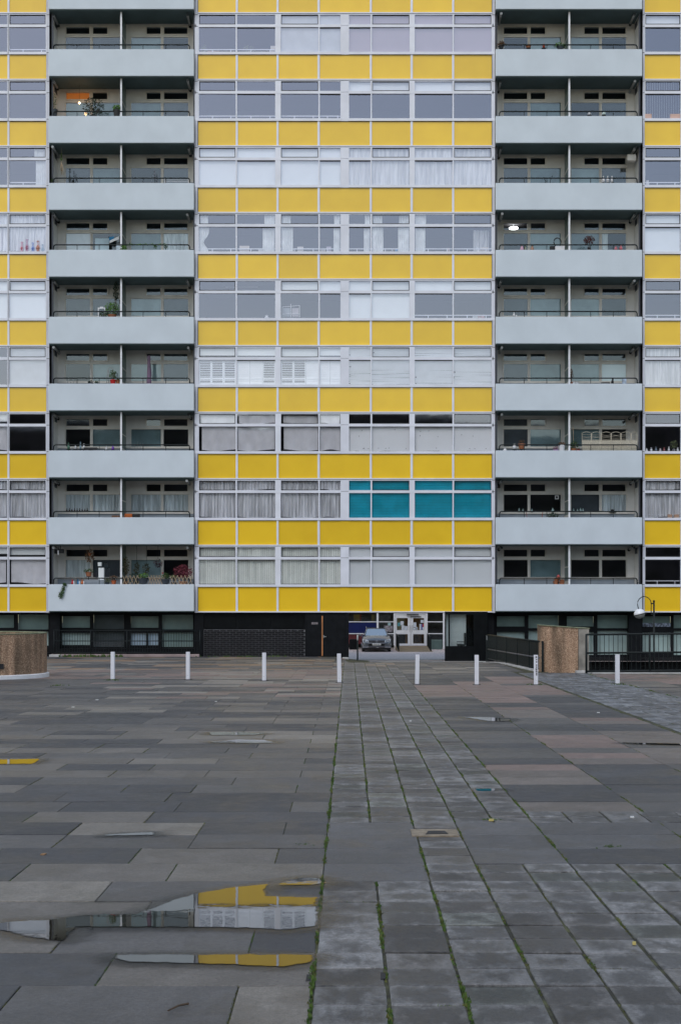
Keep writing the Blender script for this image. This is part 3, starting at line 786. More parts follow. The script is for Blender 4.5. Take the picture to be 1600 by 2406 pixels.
# ------------------------------------------------------------------ balconies
DP=57.1; DW=58.5; SP=2.693
def bwin(bal,u0,u1,z0,z1,st,fan=False):
    x0,x1=X(u0,DW),X(u1,DW); f=MB(); t=.045
    f.box(x0-t,x1+t,DW-.03,DW+.03,z1,z1+t); f.box(x0-t,x1+t,DW-.03,DW+.03,z0-t,z0); f.box(x0-t,x0,DW-.03,DW+.03,z0,z1); f.box(x1,x1+t,DW-.03,DW+.03,z0,z1)
    if not fan: f.box(x0-t,x1+t,DW-.07,DW-.03,z0-t-.02,z0-t+.01)
    w=f.build('balcony_window',M['creamframe'],bld)
    pane(w,'pane',x0,x1,z0,z1,DW+.0,M['bglass'],.004)
    y=DW+.08
    if st in('d','t','p','w','o'):
        m_={'d':M['darkback'],'t':M['teal'],'p':M['tealight'],'w':M['blind'],'o':M['orange']}[st]
        MB().quad((x0,y,z0),(x1,y,z0),(x1,y,z1),(x0,y,z1)).build('blind_or_backing',m_,w)  # teal sheets carry a painted reflection, the orange one a painted glow
    elif st!='n': fill(w,st,x0,x1,z0,z1,DW)
    return w
M['orange']=emis('painted_ceiling_glow',(.9,.28,.05),.10)  # glowing sheet stands in for warm light on the ceiling inside
# styles: [fanA, fanB, mainA, mainB | mainC, mainD, fanC, fanD]
BS={('L',0):'nn d d p n n n',('L',1):'on p t t d n n',('L',2):'nn d t n d n n',('L',3):'nn sheet n t lace n n',('L',4):'nn d d p d n n',('L',5):'dd n p p d n n',
    ('L',6):'nn n t t n n n',('L',7):'nn lace lace lace lace n n',('L',8):'nn net d p n n n',
    ('R',0):'nn n p p n n n',('R',1):'nn d t n d n n',('R',2):'nn d t p d n n',('R',3):'nn d p t L n n',('R',4):'nn d p p d n n',('R',5):'nn d t p w n n',
    ('R',6):'dd d t t n n n',('R',7):'nn n n d lace n n',('R',8):'nn n t n n n n'}
GEO={'L':dict(u0=115,u1=456,part=285.7,fa=[(156.6,211),(219,253)],ma=[(155.6,213),(219,283)],mb=[(309,379),(385,443)],fb=[(345,378),(386,441)],posts=(182,234,337,390),rl=(127,446)),
     'R':dict(u0=1164,u1=1508,part=1336.5,fa=[(1183,1238),(1246,1280)],ma=[(1183,1239),(1245,1317)],mb=[(1341,1407),(1413,1470)],fb=[(1372,1406),(1414,1469)],posts=(1231,1284,1387,1440),rl=(1173,1496))}
rb=random.Random(21)
def pt(k): return EYE+22.18-SP*k      # parapet top
def pb(k): return EYE+21.07-SP*k      # parapet bottom = soffit of the balcony below
for side in 'LR':
    g=GEO[side]
    for k in range(-1,9):
        bal=empty('balcony',(X((g['u0']+g['u1'])/2,DP),DP,pb(k)),bld)
        x0,x1=X(g['u0'],DP),X(g['u1'],DP); zt,zb=pt(k),pb(k)
        p=MB(); p.box(x0,x1,DP,DP+.13,zb+.03,zt); p.build('parapet',M['parapet'],bal,bevel=.012)
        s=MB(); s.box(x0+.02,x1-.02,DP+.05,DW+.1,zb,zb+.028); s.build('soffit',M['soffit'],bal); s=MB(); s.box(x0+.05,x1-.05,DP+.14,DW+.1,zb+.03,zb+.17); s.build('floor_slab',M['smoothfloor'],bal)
        if side=='L' or True:
            for sx in (x0+.02,x1-.02-.001):
                pass
        r=MB(); zr=zt+.25; ra,rb_=X(g['rl'][0],DP+.2),X(g['rl'][1],DP+.2); yr=DP+.2
        r.tube([(ra-.0,yr,zt-.2),(ra,yr,zr-.08),(ra+.03,yr,zr-.02),(ra+.08,yr,zr),(rb_-.08,yr,zr),(rb_-.03,yr,zr-.02),(rb_,yr,zr-.08),(rb_,yr,zt-.2)],.027,6)
        for up in g['posts']: xp=X(up,DP+.2); r.tube([(xp,yr,zt-.2),(xp,yr,zr)],.014,5)
        r.tube([(rb_,yr,zt+.06),(rb_+.16,yr,zt+.06)],.016,6); r.tube([(ra,yr,zt+.06),(ra-.10,yr,zt+.06)],.016,6)
        r.build('handrail',M['rail'],bal,True)
        if k<0: continue
        zc=pb(k-1)
        # partition between the two flats
        q=MB(); xp=X(g['part'],DP+.25); q.box(xp-.034,xp+.034,DP+.2,DP+.27,pb(k)+.17,zc); q.build('partition_post',M['white'],bal)
        q=MB(); q.box(xp-.012,xp+.012,DP+.27,DW-.01,pb(k)+.17,zc); q.build('partition',M['greenscreen'],bal)
        sgn=1 if side=='L' else -1
        q=MB(); q.box(xp-.03,xp+.03,DP+.27,DW-.01,pb(k)+1.8,pb(k)+1.84); q.box(xp-.03,xp+.03,DP+.27,DW-.01,pb(k)+.5,pb(k)+1.25); q.build('partition_frame',M['creamframe'],bal)
        # ceiling tubes
        tl=[(126,.35),(441,.3)] if side=='L' else [(1178,.3),(1491,.3)]
        for uu,dd in tl:
            xt=X(uu,DP+.15)+rb.uniform(-.03,.03); z1_=zc-.10; y0_=DP+rb.uniform(.10,.3); y1_=y0_+rb.uniform(.75,1.0)
            q=MB(); q.tube([(xt,y0_,z1_),(xt,y1_,z1_-.02)],.047,12); q.build('tube_light',M['tube'],bal,True)
            e=MB(); e.tube([(xt,y0_-.03,z1_),(xt,y0_-.001,z1_)],.052,12); e.tube([(xt,y1_+.001,z1_-.02),(xt,y1_+.1,z1_-.06)],.06,12); e.tube([(xt,y0_+.4,z1_),(xt,y0_+.4,zc)],.02,6); e.build('tube_light_cap',M['rail'] if rb.random()<.6 else M['tube'],bal)
        # back wall with window openings
        zf1,zf0,zm1,zm0=[EYE+z-SP*k for z in (23.62,23.34,23.20,22.47)]
        holes=[]; 
        for a,c in g['fa']+g['fb']: holes.append((X(a,DW),X(c,DW),zf0,zf1))
        for a,c in g['ma']+g['mb']: holes.append((X(a,DW),X(c,DW),zm0,zm1))
        wb=MB(); xa,xb=X(g['u0']+3,DP),X(g['u1']-.5,DP)
        hole_wall(wb,xa,xb,pb(k)+1.42,zc,DW,DW+.1,holes); wb.build('back_wall',M['cream'],bal)
        wl_=MB(); wl_.quad((xa,DW,pb(k)+.16),(xb,DW,pb(k)+.16),(xb,DW,pb(k)+1.42-.08),(xa,DW,pb(k)+1.42-.08)); wl_.build('lower_wall',M['bluegrey'],bal)
        sl=MB(); sl.box(xa,xb,DW-.05,DW+.02,pb(k)+1.34,pb(k)+1.42); sl.build('window_sill',M['creamframe'],bal)
        sw=MB()
        for xx,sg in ((xa,1),(xb,-1)):
            sw.box(min(xx,xx+sg*.03),max(xx,xx+sg*.03),DP+.45,DW,pb(k)+.17,zc)
        sw.build('side_wall',M['cream'],bal)
        sw=MB()
        for xx,sg in ((xa,1),(xb,-1)):
            sw.box(min(xx,xx+sg*.05),max(xx,xx+sg*.05),DP+.36,DP+.45,pb(k)+.17,zc)
            sw.build('side_window_strip',M['darkback'],bal); sw=MB()
            sw.box(min(xx,xx+sg*.04),max(xx,xx+sg*.04),DP+.75,DP+1.25,zc-.32,zc-.08); sw.build('side_window',M['darkback'],bal); sw=MB()
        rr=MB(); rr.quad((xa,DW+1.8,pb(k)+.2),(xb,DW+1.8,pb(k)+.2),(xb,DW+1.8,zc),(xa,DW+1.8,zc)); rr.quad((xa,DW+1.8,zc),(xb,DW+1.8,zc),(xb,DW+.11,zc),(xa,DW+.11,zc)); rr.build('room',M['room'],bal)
        st=BS[(side,k)].split()
        fans=list(st[0]); 
        for (a,c),s_ in zip(g['fa'],fans): bwin(bal,a,c,zf0,zf1,s_,True)
        for (a,c),s_ in zip(g['ma']+g['mb'],st[1:5]): bwin(bal,a,c,zm0,zm1,s_)
        for (a,c),s_ in zip(g['fb'],st[5:7]): bwin(bal,a,c,zf0,zf1,s_,True)

# ------------------------------------------------------------------ ground floor
DG=58.1
def gwall(holes, u0,u1, name='ground_floor_wall'):
    b=MB(); H=[(X(a,DG),X(c,DG),Z(e,DG),Z(d,DG)) for (a,c,d,e,_) in holes]
    hole_wall(b,X(u0,DG),X(u1,DG),Z(1600,DG),Z(1436,DG),DG,DG+.12,H); b.build(name,M['black'],bld)
    for (a,c,d,e,m_) in holes:
        x0,x1,z0,z1=X(a,DG),X(c,DG),Z(e,DG),Z(d,DG)
        f=MB(); t=.018
        f.box(x0,x1,DG+.02,DG+.06,z0,z0+t); f.box(x0,x1,DG+.02,DG+.06,z1-t,z1); f.box(x0,x0+t,DG+.02,DG+.06,z0,z1); f.box(x1-t,x1,DG+.02,DG+.06,z0,z1)
        w=f.build('ground_floor_window',M['black'],bld)
        pane(w,'pane',x0+t,x1-t,z0+t,z1-t,DG+.04,M['gglass'],.003)
        MB().quad((x0,DG+.2,z0),(x1,DG+.2,z0),(x1,DG+.2,z1),(x0,DG+.2,z1)).build('blind_or_backing',M[m_],w)
gwall([(-60,34.5,1444,1476,'frost'),(42,115.5,1443,1480,'frost'),(42,115.5,1483,1518,'frostlow'),(-60,34.5,1486,1518,'frostlow'),
       (145.5,213,1447,1476,'frost'),(145.5,213,1486,1516.5,'frostlow'),(219.5,293,1443.5,1479,'darkback'),(219.5,293,1484,1521,'darkback'),
       (307,374,1447,1476,'frost'),(307,345,1486,1517,'frostblue'),(347.5,374,1486,1517,'frostblue'),(380,455,1443.5,1480,'frost'),(380,455,1484,1521,'frost')],-353,457)
gwall([(1166,1233,1447,1473,'frost'),(1166,1233,1484,1540,'frostlow'),(1240,1313,1445,1477,'frost'),(1240,1313,1481,1543,'frostlow'),
       (1330,1395,1447,1473,'frost'),(1330,1395,1484,1540,'frostlow'),(1402,1476,1444,1477,'frost'),(1402,1476,1481,1539,'frostlow'),
       (1508,1576,1447,1473.5,'frost'),(1508,1576,1485,1536,'frostlow'),(1581,1660,1444,1477,'frost'),(1581,1660,1481,1540,'frostlow')],1146,1971)
# sign strip hanging in the right window
b=MB(); b.pbox(1508.5,1575,1464,1473.5,DG+.03,.01); sg=b.build('window_film',mat('pale_blue_film',(.20,.23,.30),.4,var=.6,scale=14,thr=(.42,.58)),bld)
# black piers
for (a,c,dd) in ((117.5,141,57.75),(457,479,57.6),(1477,1507,57.75),(1145,1160,57.7)):
    b=MB(); b.box(X(a,dd),X(c,dd),dd,DG,Z(1600,dd),Z(1437,dd)); b.build('ground_pier',M['black'],bld)
# black brick wall with single bricks
DBk=57.6
bw=MB(); bw.box(X(479,DBk),X(717,DBk),DBk+.03,DBk+.2,Z(1560,DBk),Z(1479.5,DBk)); bwall=bw.build('brick_wall',M['mortar'],bld)
rk=random.Random(9); course=.0795; blen=.262; xx0,xx1=X(480,DBk),X(716.5,DBk); z=Z(1543.5,DBk); j=0; base_me={}
while z<Z(1482,DBk):
    x=xx0-(blen/2 if j%2 else 0)
    while x<xx1-.02:
        a=max(x,xx0); c=min(x+blen-.026,xx1); L=round(c-a,2)
        if L>.05:
            key=L
            if key not in base_me:
                q=MB(); q.box(0,L,-.04,.0,0,course-.017); me=bpy.data.meshes.new('brick'); me.from_pydata(q.v,[],q.f); me.materials.append(M['brick']); base_me[key]=me
            o=bpy.data.objects.new('brick',base_me[key]); C.objects.link(o); o.parent=bwall; o.location=(a,DBk+.03+rk.uniform(-.006,.006),z)
            o.matrix_parent_inverse=Matrix.Translation((0,0,0))
        x+=blen
    z+=course; j+=1
for (a,c) in ((483,556),(560,636),(640,713)):
    b=MB(); b.pbox(a,c,1446,1476,DBk+.05,.02); b.build('dark_panel',M['blackgloss'],bld)
b=MB(); b.box(X(479,DBk),X(717,DBk),DBk+.06,DBk+.2,Z(1479.4,DBk),Z(1436,DBk)); b.build('lintel',M['black'],bld)
# plinth bricks on the right (a few pixels each)
pbk=MB(); z=Z(1585,DG)
j=0
while z<Z(1546,DG):
    x=X(1335,DG)-(.13 if j%2 else 0)
    while x<X(1690,DG):
        if not (1477<UC+x*F/DG<1505): pbk.box(x,x+.235,DG-.03,DG-.001,z,z+.066)
        x+=.25
    z+=.079; j+=1
o=pbk.build('plinth_bricks',M['brick'],bld); o['kind']='stuff'
# black doors left of the passage
b=MB(); b.box(X(717,D0),X(819.5,D0),D0+.02,D0+.2,Z(1565),Z(1436)); b.build('door_surround',M['black'],bld)
for (a,c) in ((722,755.5),(759,812)):
    b=MB(); b.pbox(a,c,1447,1542,D0+.02,.035); d=b.build('door',M['black'],bld,bevel=.008)
    if a>750:
        h=MB(); h.pbox(759.8,767,1495,1496.6,D0-.02,.04); h.pbox(759.6,761.5,1492.5,1499,D0-.015,.01); h.build('door_handle',M['tube'],d)
    else:
        h=MB(); h.pbox(732,747,1462,1467,D0-.016,.008); h.build('door_sign',mat('grey_sign',(.20,.17,.18),.5,var=.3,scale=20),d)
b=MB(); b.pbox(755.7,758.8,1447,1541,D0-.0,.03); b.build('door_edge_strip',M['strip'],bld)
# passage side walls
b=MB(); b.box(X(817.5),X(819.5),D0+.2,62.5,-1.3,Z(1438)); b.box(X(812),X(819.5),D0-.03,D0+.02,Z(1543.5),Z(1438)); b.build('passage_wall',M['black'],bld)
# black glazed booth right of the passage
DBx=57.42
H=[(X(1047.6,DBx),X(1053,DBx),Z(1518,DBx),Z(1443.5,DBx)),(X(1056.3,DBx),X(1112,DBx),Z(1518,DBx),Z(1444,DBx))]
bo=MB(); hole_wall(bo,X(1044.5,DBx),X(1145,DBx),Z(1554,DBx),Z(1437,DBx),DBx,DBx+.05,H)
BY=58.4; xl0,xl1,xr0=X(1044.5,DBx),X(1045.2,BY),X(1145,DBx); zb0,zb1=Z(1554,DBx)-.3,Z(1437,DBx)
bo.quad((xl1,BY,zb0),(xl0,DBx,zb0),(xl0,DBx,zb1),(xl1,BY,zb1)); bo.quad((xr0,DBx,zb0),(xr0,BY,zb0),(xr0,BY,zb1),(xr0,DBx,zb1)); bo.quad((xl1,BY-.001,zb0),(xr0,BY-.001,zb0),(xr0,BY-.001,zb1),(xl1,BY-.001,zb1))
b=MB(); b.box(X(1046,62.5),X(1145,62.5),BY+.01,62.5,-1.3,Z(1438)); b.build('passage_wall',M['black'],bld)
booth=bo.build('glazed_booth',M['blackgloss'],bld)
for h in H: pane(booth,'pane',h[0],h[1],h[2],h[3],DBx+.03,M['gglass'],.001)
b=MB(); xa,xb=X(1054,DBx+.4),X(1094,DBx+.4); z0_,z1_=Z(1518,DBx+.3),Z(1443,DBx+.3); n=26
for i in range(n): z=z0_+(z1_-z0_)*i/n; b.quad((xa,DBx+.32,z),(xb,DBx+.32,z),(xb,DBx+.30,z+(z1_-z0_)/n*.93),(xa,DBx+.30,z+(z1_-z0_)/n*.93))
b.box(X(1047,DBx+.3),X(1053.5,DBx+.3),DBx+.3,DBx+.32,z0_,z1_)
b.build('venetian_blind',M['slat'],booth)
M['boothlamp']=emis('booth_lamp_glow',(.9,.95,1),2.2)
# office chair silhouette inside the booth
oc=empty('office_chair',(X(1088),57.6,Z(1518)-.4)); tag(oc,'dark office chair in the glazed booth right of the passage','chair')
MB().box(X(1090.5),X(1094.5),57.55,57.85,Z(1517),Z(1487)).build('backrest',M['rail'],oc,bevel=.03)
MB().box(X(1074),X(1092),57.5,57.62,Z(1517.8),Z(1513)).build('seat',M['rail'],oc,bevel=.02)
a_=MB(); a_.tube([(X(1073),57.52,Z(1514)),(X(1073),57.52,Z(1508)),(X(1090),57.52,Z(1508))],.015,6); a_.build('armrest',M['rail'],oc)
MB().tube([(X(1085),57.7,Z(1518)-.45),(X(1085),57.7,Z(1517))],.03,8).build('stem',M['rail'],oc)

# kerbs
kb=MB(); zk=gz(-9,57.2); kb.box(X(119,57.15),X(469,57.15),57.12,57.5,zk-.1,zk+.10)
tag(kb.build('kerb',M['pink_kerb'],None,bevel=.03),kind='structure')
kb=MB(); kb.box(X(117,57.15),X(146,57.15),57.08,57.119,zk-.1,zk+.095); tag(kb.build('kerb',M['white_kerb'],None,bevel=.02),kind='structure')
# dark low plinth behind the left railing
b=MB(); b.box(X(-353,57.6),X(117.3,57.6),57.6,DG-.01,-1.2,Z(1533,57.6)); b.box(X(141.2,57.75),X(456.8,57.75),57.75,DG-.01,-1.2,Z(1524,57.75)); b.build('ground_plinth',M['black'],bld)

# ------------------------------------------------------------------ left railing along the kerb
def railing(name,label,p0,p1,h,rails,nb,post_every=None,r=.022,rb_=.010,matr=None):
    t=empty(name,((p0[0]+p1[0])/2,(p0[1]+p1[1])/2,min(p0[2],p1[2]))); tag(t,label,'railing')
    P0=Vector(p0);P1=Vector(p1)
    for hh in rails:
        MB().tube([P0+Vector((0,0,hh)),P1+Vector((0,0,hh))],r,8).build('rail',matr or M['rail'],t,True)
    me=None
    for i in range(nb+1):
        q=P0.lerp(P1,i/nb)
        if post_every and i%post_every==0:
            MB().tube([q-Vector((0,0,.1)),q+Vector((0,0,h))],r*1.15,8).build('post',matr or M['rail'],t,True)
        else:
            if me is None:
                o=MB().tube([(0,0,rails[-1]),(0,0,rails[0])],rb_,5).build('baluster',matr or M['rail'],t); me=o.data
            else:
                o=bpy.data.objects.new('baluster',me); C.objects.link(o); o.parent=t; o.matrix_parent_inverse=Matrix.Translation(t.location).inverted()
            o.location=q
    return t
zk1=zk+.10
railing('railing','low black railing on the kerb in front of the left ground floor windows',(X(128,57.3),57.3,zk1),(X(470,57.3),57.3,zk1),.98,[.96,.53,.07],56,14,.018,.008)

# ------------------------------------------------------------------ passage beyond: paving, glazed entrance, car
def fz(y): return EYE-2.484-(y-57.5)*(3.22-2.484)/30.5 if y<88 else EYE-3.22
M['bpav']=None
def herring():
    m=bpy.data.materials.new('pinkish_block_paving'); n,l=nodes(m); b=n['Principled BSDF']
    tc=n.new('ShaderNodeTexCoord'); mp=n.new('ShaderNodeMapping'); mp.inputs['Rotation'].default_value=(0,0,R(45)); br=n.new('ShaderNodeTexBrick')
    br.inputs['Color1'].default_value=(.74,.62,.58,1); br.inputs['Color2'].default_value=(.64,.54,.51,1); br.inputs['Mortar'].default_value=(.15,.13,.13,1); br.inputs['Scale'].default_value=4; br.inputs['Mortar Size'].default_value=.02
    l.new(tc.outputs['Object'],mp.inputs[0]); l.new(mp.outputs[0],br.inputs[0]); l.new(br.outputs[0],b.inputs['Base Color']); b.inputs['Roughness'].default_value=.65
    return m
M['bpav']=herring()
tag(sheet('forecourt',[-14,-6,0,4,8,16,30],[57.45,60,65,70,75,80,84,88,94,97],lambda x,y:fz(y),M['bpav']),kind='structure')
kb=MB(); kb.box(X(800,57.3),X(1146,57.3),57.28,57.47,fz(57.5)-.3,fz(57.5)+.012); tag(kb.build('threshold_kerb',M['white_kerb'],None,bevel=.006),kind='structure')
kb=MB(); kb.box(X(804,57.5),X(819.5,57.5),57.3,57.52,fz(57.5)-.2,fz(57.5)+.17); tag(kb.build('kerb',M['white_kerb'],None,bevel=.02),kind='structure')

DE=94.0
ent=empty('entrance_building',(X(930,DE),DE,fz(94))); tag(ent,'glazed entrance hall with white frames seen through the passage','building')
def eb(name,m,u0,u1,v0,v1,d=.1,D=DE,par=ent,bev=0): return MB().pbox(u0,u1,v0,v1,D,d).build(name,m,par,bevel=bev)
b=MB(); 
for vv in (1461,1488.7): b.pbox(780,924.4,vv-1,vv+1,DE,.08); b.pbox(1004,1041,vv-1,vv+1,DE,.08)
b.pbox(884.6,889.2,1380,1522,DE,.10); b.pbox(924.4,928,1441,1516,DE,.1); b.pbox(1000.5,1004,1441,1516,DE,.1); b.pbox(1040,1044.5,1390,1526,DE,.1); b.pbox(928,1000.5,1441,1444,DE,.09)
b.pbox(926,931,1489,1530,DE-.3,.08); b.pbox(780,784,1380,1522,DE,.1)
b.build('glazing_frame',M['white'],ent)
eb('blue_panel',M['navy'],784,884.5,1462,1487.6,.03)
eb('red_panel',M['maroon'],784,850,1489.8,1513,.03)
eb('red_panel',M['maroon'],850,884,1489.8,1520,.02)
hallm=mat('dim_hall_wall',(.10,.09,.08),.7,var=.6,scale=.9); 
b=MB(); b.box(X(640,DE),X(1250,DE),DE+3,DE+3.2,-1.8,Z(1300,DE)); b.box(X(640,DE),X(1250,DE),DE+.12,DE+3,Z(1430,DE),Z(1426,DE)); b.box(X(640,DE),X(782,DE),DE,DE+.1,-1.8,Z(1436,DE)); b.box(X(1044.6,DE),X(1250,DE),DE,DE+.1,-1.8,Z(1436,DE)); b.build('hall_wall',hallm,ent)
b=MB(); b.box(X(640,DE),X(1250,DE),DE-.2,DE+3.2,Z(1436,DE),Z(1330,DE)); b.build('fascia',M['creamframe'],ent)
for (a,c,v0,v1) in ((784,884.5,1444,1460),(889.3,924.3,1444,1460),(889.3,924.3,1462,1487.6),(1004.2,1040,1444,1460),(1004.2,1040,1462,1487.7),(1004.2,1040,1489.8,1518),(889.3,924.3,1489.8,1518)):
    pane(ent,'pane',X(a,DE),X(c,DE),Z(v1,DE),Z(v0,DE),DE-.02,M['gglass'],.002)
# things seen in the hall
eb('yellow_banner',mat('yellow_banner',(.35,.22,.03),.6),831,845,1444,1460,.02,DE+1.0); eb('red_banner',mat('red_banner',(.30,.05,.03),.6),845,849,1444,1460,.02,DE+1.0)
eb('yellow_banner',mat('ochre_banner',(.22,.16,.03),.6),873,881,1444,1460,.02,DE+1.0)
M['wood']=mat('hall_wood',(.28,.13,.04),.6,var=.3,scale=3); M['beige']=mat('beige_board',(.40,.33,.20),.7,var=.2)
for (lf,u0,u1) in (('l',928.2,964.5),('r',965.0,1000.3)):
    d0,d1=(932,957.8) if lf=='l' else (970.3,996)
    H=[(X(d0,DE),X(d1,DE),Z(1480.5,DE),Z(1452.2,DE)),(X(d0,DE),X(d1,DE),Z(1512,DE),Z(1490,DE))]
    b=MB(); hole_wall(b,X(u0,DE),X(u1,DE),Z(1515,DE),Z(1444.2,DE),DE-.06,DE,H); dr=b.build('entrance_door',M['white'],ent)
    for h in H: pane(dr,'pane',*h,DE-.02,M['gglass'],.001)
    q=MB(); hx=X(962.3 if lf=='l' else 967.5,DE); q.tube([(hx,DE-.12,Z(1485,DE)),(hx,DE-.12,Z(1468,DE))],.015,6); q.build('door_handle',M['tube'],dr)
eb('noticeboard',M['beige'],932,951,1452,1480,.02,DE+.5); eb('wood_panel',M['wood'],951,958,1452,1480,.02,DE+.5); eb('wood_panel',M['wood'],970,996,1452,1480,.02,DE+.5)
eb('wood_panel',M['wood'],952,957,1490,1512,.02,DE+.5); eb('wood_panel',mat('shelf_brown',(.10,.05,.02),.6,var=.5,scale=8),971,996,1490,1512,.02,DE+.5)
nw=mat('white_notice',(.62,.66,.72),.6,var=.2,scale=18); nt=mat('teal_notice',(.10,.30,.33),.6,var=.3,scale=18); nb_=mat('blue_notice',(.07,.10,.32),.6); nr=mat('red_notice',(.45,.06,.08),.6)
for (a,c,v0,v1,m_) in ((934,940,1463,1471,nt),(940.5,948,1459.5,1469,nw),(943,950,1469.5,1480,nw),(950.5,957.3,1471,1480,nw),(971,977.8,1462.5,1474,nw),(971,976,1475,1480,nw),(976.5,981,1473.5,1479.5,nw),
                       (985,989,1466,1480,nw),(989.2,992,1466,1480,nb_),(992.2,995.5,1466,1473,nr),(992.2,995.6,1473.5,1480,nw),(988,995,1456.5,1463.5,nw),(911,918,1463,1469.5,mat('pale_teal_notice',(.35,.52,.55),.6)),(902,923,1470,1484,mat('mixed_notices',(.30,.27,.30),.6,var=.6,scale=10))):
    eb('notice',m_,a,c,v0,v1,.004,DE-.024)
# small dark ring printed on the lower notice
b=MB(); cx,cz=X(978.6,DE),Z(1476.5,DE)
for i in range(10):
    a0,a1=i*.628,(i+1)*.628; b.quad((cx+.025*math.cos(a0),DE-.031,cz+.03*math.sin(a0)),(cx+.045*math.cos(a0),DE-.031,cz+.055*math.sin(a0)),(cx+.045*math.cos(a1),DE-.031,cz+.055*math.sin(a1)),(cx+.025*math.cos(a1),DE-.031,cz+.03*math.sin(a1)))
b.build('printed_ring',M['gasket_and_shade'],ent)
eb('door_closer',M['gasket_and_shade'],964.5,989,1448.2,1449.8,.05,DE-.06); 
b=MB(); b.pbox(955,983,1442.5,1444.6,DE-.1,.12); b.build('door_closer',M['gasket_and_shade'],ent)
# ramp
M['ramp']=mat('brown_ramp_mat',(.24,.18,.11),.8,var=.25,scale=2); zt_=Z(1517,DE)
b=MB(); x0,x1=X(930,92),X(1009,92); b.prism([(x0,88.2),(x1,88.2),(x1,94),(x0,94)],[fz(90)-.05]*4,[fz(90)+.01,fz(90)+.01,zt_,zt_]); tag(b.build('ramp',M['ramp']),kind='structure')
eb('door_step',M['pier'],928,1004,1515,1519,.12)
# ramp handrails
def slab_rail(label,ua,ub,side):
    t=empty('ramp_handrail',(X(ua,92),91,fz(91))); tag(t,label,'handrail')
    b=MB(); b.tube([(X(ua,94),93.6,Z(1489,93.6)),(X((ua+ub)/2,91),91,Z(1492,91)),(X(ub,89),88.6,Z(1499,88.6))],.03,8); b.build('rail',M['rail'],t,True)
    b=MB(); b.tube([(X(ua,94),93.6,fz(91)),(X(ua,94),93.6,Z(1489,93.6))],.03,8); b.build('post',M['rail'],t); b=MB(); b.tube([(X(ub,89),88.6,fz(90)),(X(ub,89),88.6,Z(1499,88.6))],.035,8); b.build('post',M['rail'],t)
    for i in range(1,14):
        q=i/14; xx=X(ua,94)*(1-q)+X(ub,89)*q; yy=93.6-5*q; MB().tube([(xx,yy,fz(90)),(xx,yy,Z(1489,93.6)*(1-q)+Z(1499,88.6)*q)],.012,5).build('baluster',M['rail'],t)
slab_rail('black ramp handrail between the parked car and the white entrance doors',930.5,936,-1); slab_rail('black ramp handrail right of the white entrance doors',1003,1011,1)
# small crate of junk left
b=MB(); b.box(X(1006,93),X(1038,93),92.6,93.4,fz(92),Z(1503,93)); tag(b.build('storage_bin',M['greenscreen'],None,bevel=.03),'dark green storage bin below the glazing right of the entrance ramp','bin')
b=MB(); b.box(X(821,93),X(840,93),92.2,93.2,fz(92),Z(1501.5,93)); tag(b.build('wheeled_bin',M['black'],None,bevel=.04),'black bin against the maroon panel left of the parked car','bin')
# black post in front of the passage
bp=empty('guard_post',(X(840,57),57.0,gz(.34,57))); tag(bp,'thin black guard post at the passage mouth left of the car','post')
MB().lathe((X(840,57),57.0,gz(.34,57)),[(.09,0),(.09,.03),(.035,.04),(.03,.85)],12).build('shaft',M['rail'],bp,True)
MB().lathe((X(840,57),57.0,gz(.34,57)),[(.031,.851),(.036,.88),(.036,1.05),(.02,1.08)],12).build('cap',M['tube'],bp,True)

# ------------------------------------------------------------------ car
DC=87.9; cz0=fz(DC); cx=X(884.7,DC)
car=empty('parked_car',(cx,DC,cz0)); tag(car,'dark grey estate car parked facing us beyond the passage','car')
M['carpaint']=mat('dark_grey_car_paint',(.11,.12,.135),.22,metal=.3,var=.05,coat=1); M['chrome']=mat('chrome',(.6,.62,.65),.15,metal=1,var=.05)
M['carglass']=glass('windscreen_glass',.9,(.95,1,1),(.3,.35,.35)); M['tyre']=mat('tyre',(.012,.012,.012),.8); M['carblack']=mat('black_trim',(.008,.008,.009),.3)
M['headl']=mat('headlight_glass',(.55,.60,.65),.1,var=.5,scale=14,thr=(.4,.6)); M['plate']=mat('number_plate',(.75,.75,.70),.4,var=.03)
# body loft: stations along y (front at 0), cross-section points from sill to centre line
def section(hw, zs, zbelt, ztop, crown):
    return [(hw*.93,zs),(hw*.99,zs+.12),(hw,zs+.28),(hw*.995,zbelt-.1),(hw*.95,zbelt),(hw*.80,ztop-.02),(hw*.5,ztop+crown*.7),(0,ztop+crown)]
ST=[(-.02,section(.70,.30,.58,.62,.02)),(.06,section(.80,.22,.64,.69,.03)),(.22,section(.86,.20,.70,.76,.04)),(.55,section(.905,.18,.80,.87,.05)),(1.05,section(.915,.18,.90,.96,.04)),(1.35,section(.915,.18,.93,1.0,.02)),
    (2.2,section(.915,.18,.95,.97,.0)),(3.4,section(.915,.18,.97,.98,.0)),(4.3,section(.90,.22,.97,.98,.0)),(4.7,section(.85,.30,.9,.93,.0))]
b=MB(); np_=15
for (yy,s_) in ST:
    ring=[(x,z) for x,z in s_]+[(-x,z) for x,z in s_[-2::-1]]
    for (x,z) in ring: b.v.append((cx+x,DC+yy,cz0+z))
for i in range(len(ST)-1):
    for j in range(np_-1): a=i*np_+j; b.f.append((a,a+1,a+np_+1,a+np_))
b.f.append(tuple(range(np_))[::-1]); b.f.append(tuple((len(ST)-1)*np_+q for q in range(np_)))
b.f=[f if i<len(b.f) else f for i,f in enumerate(b.f)]
body=b.build('body',M['carpaint'],car,True); mo=body.modifiers.new('s','SUBSURF'); mo.levels=1; mo.render_levels=2
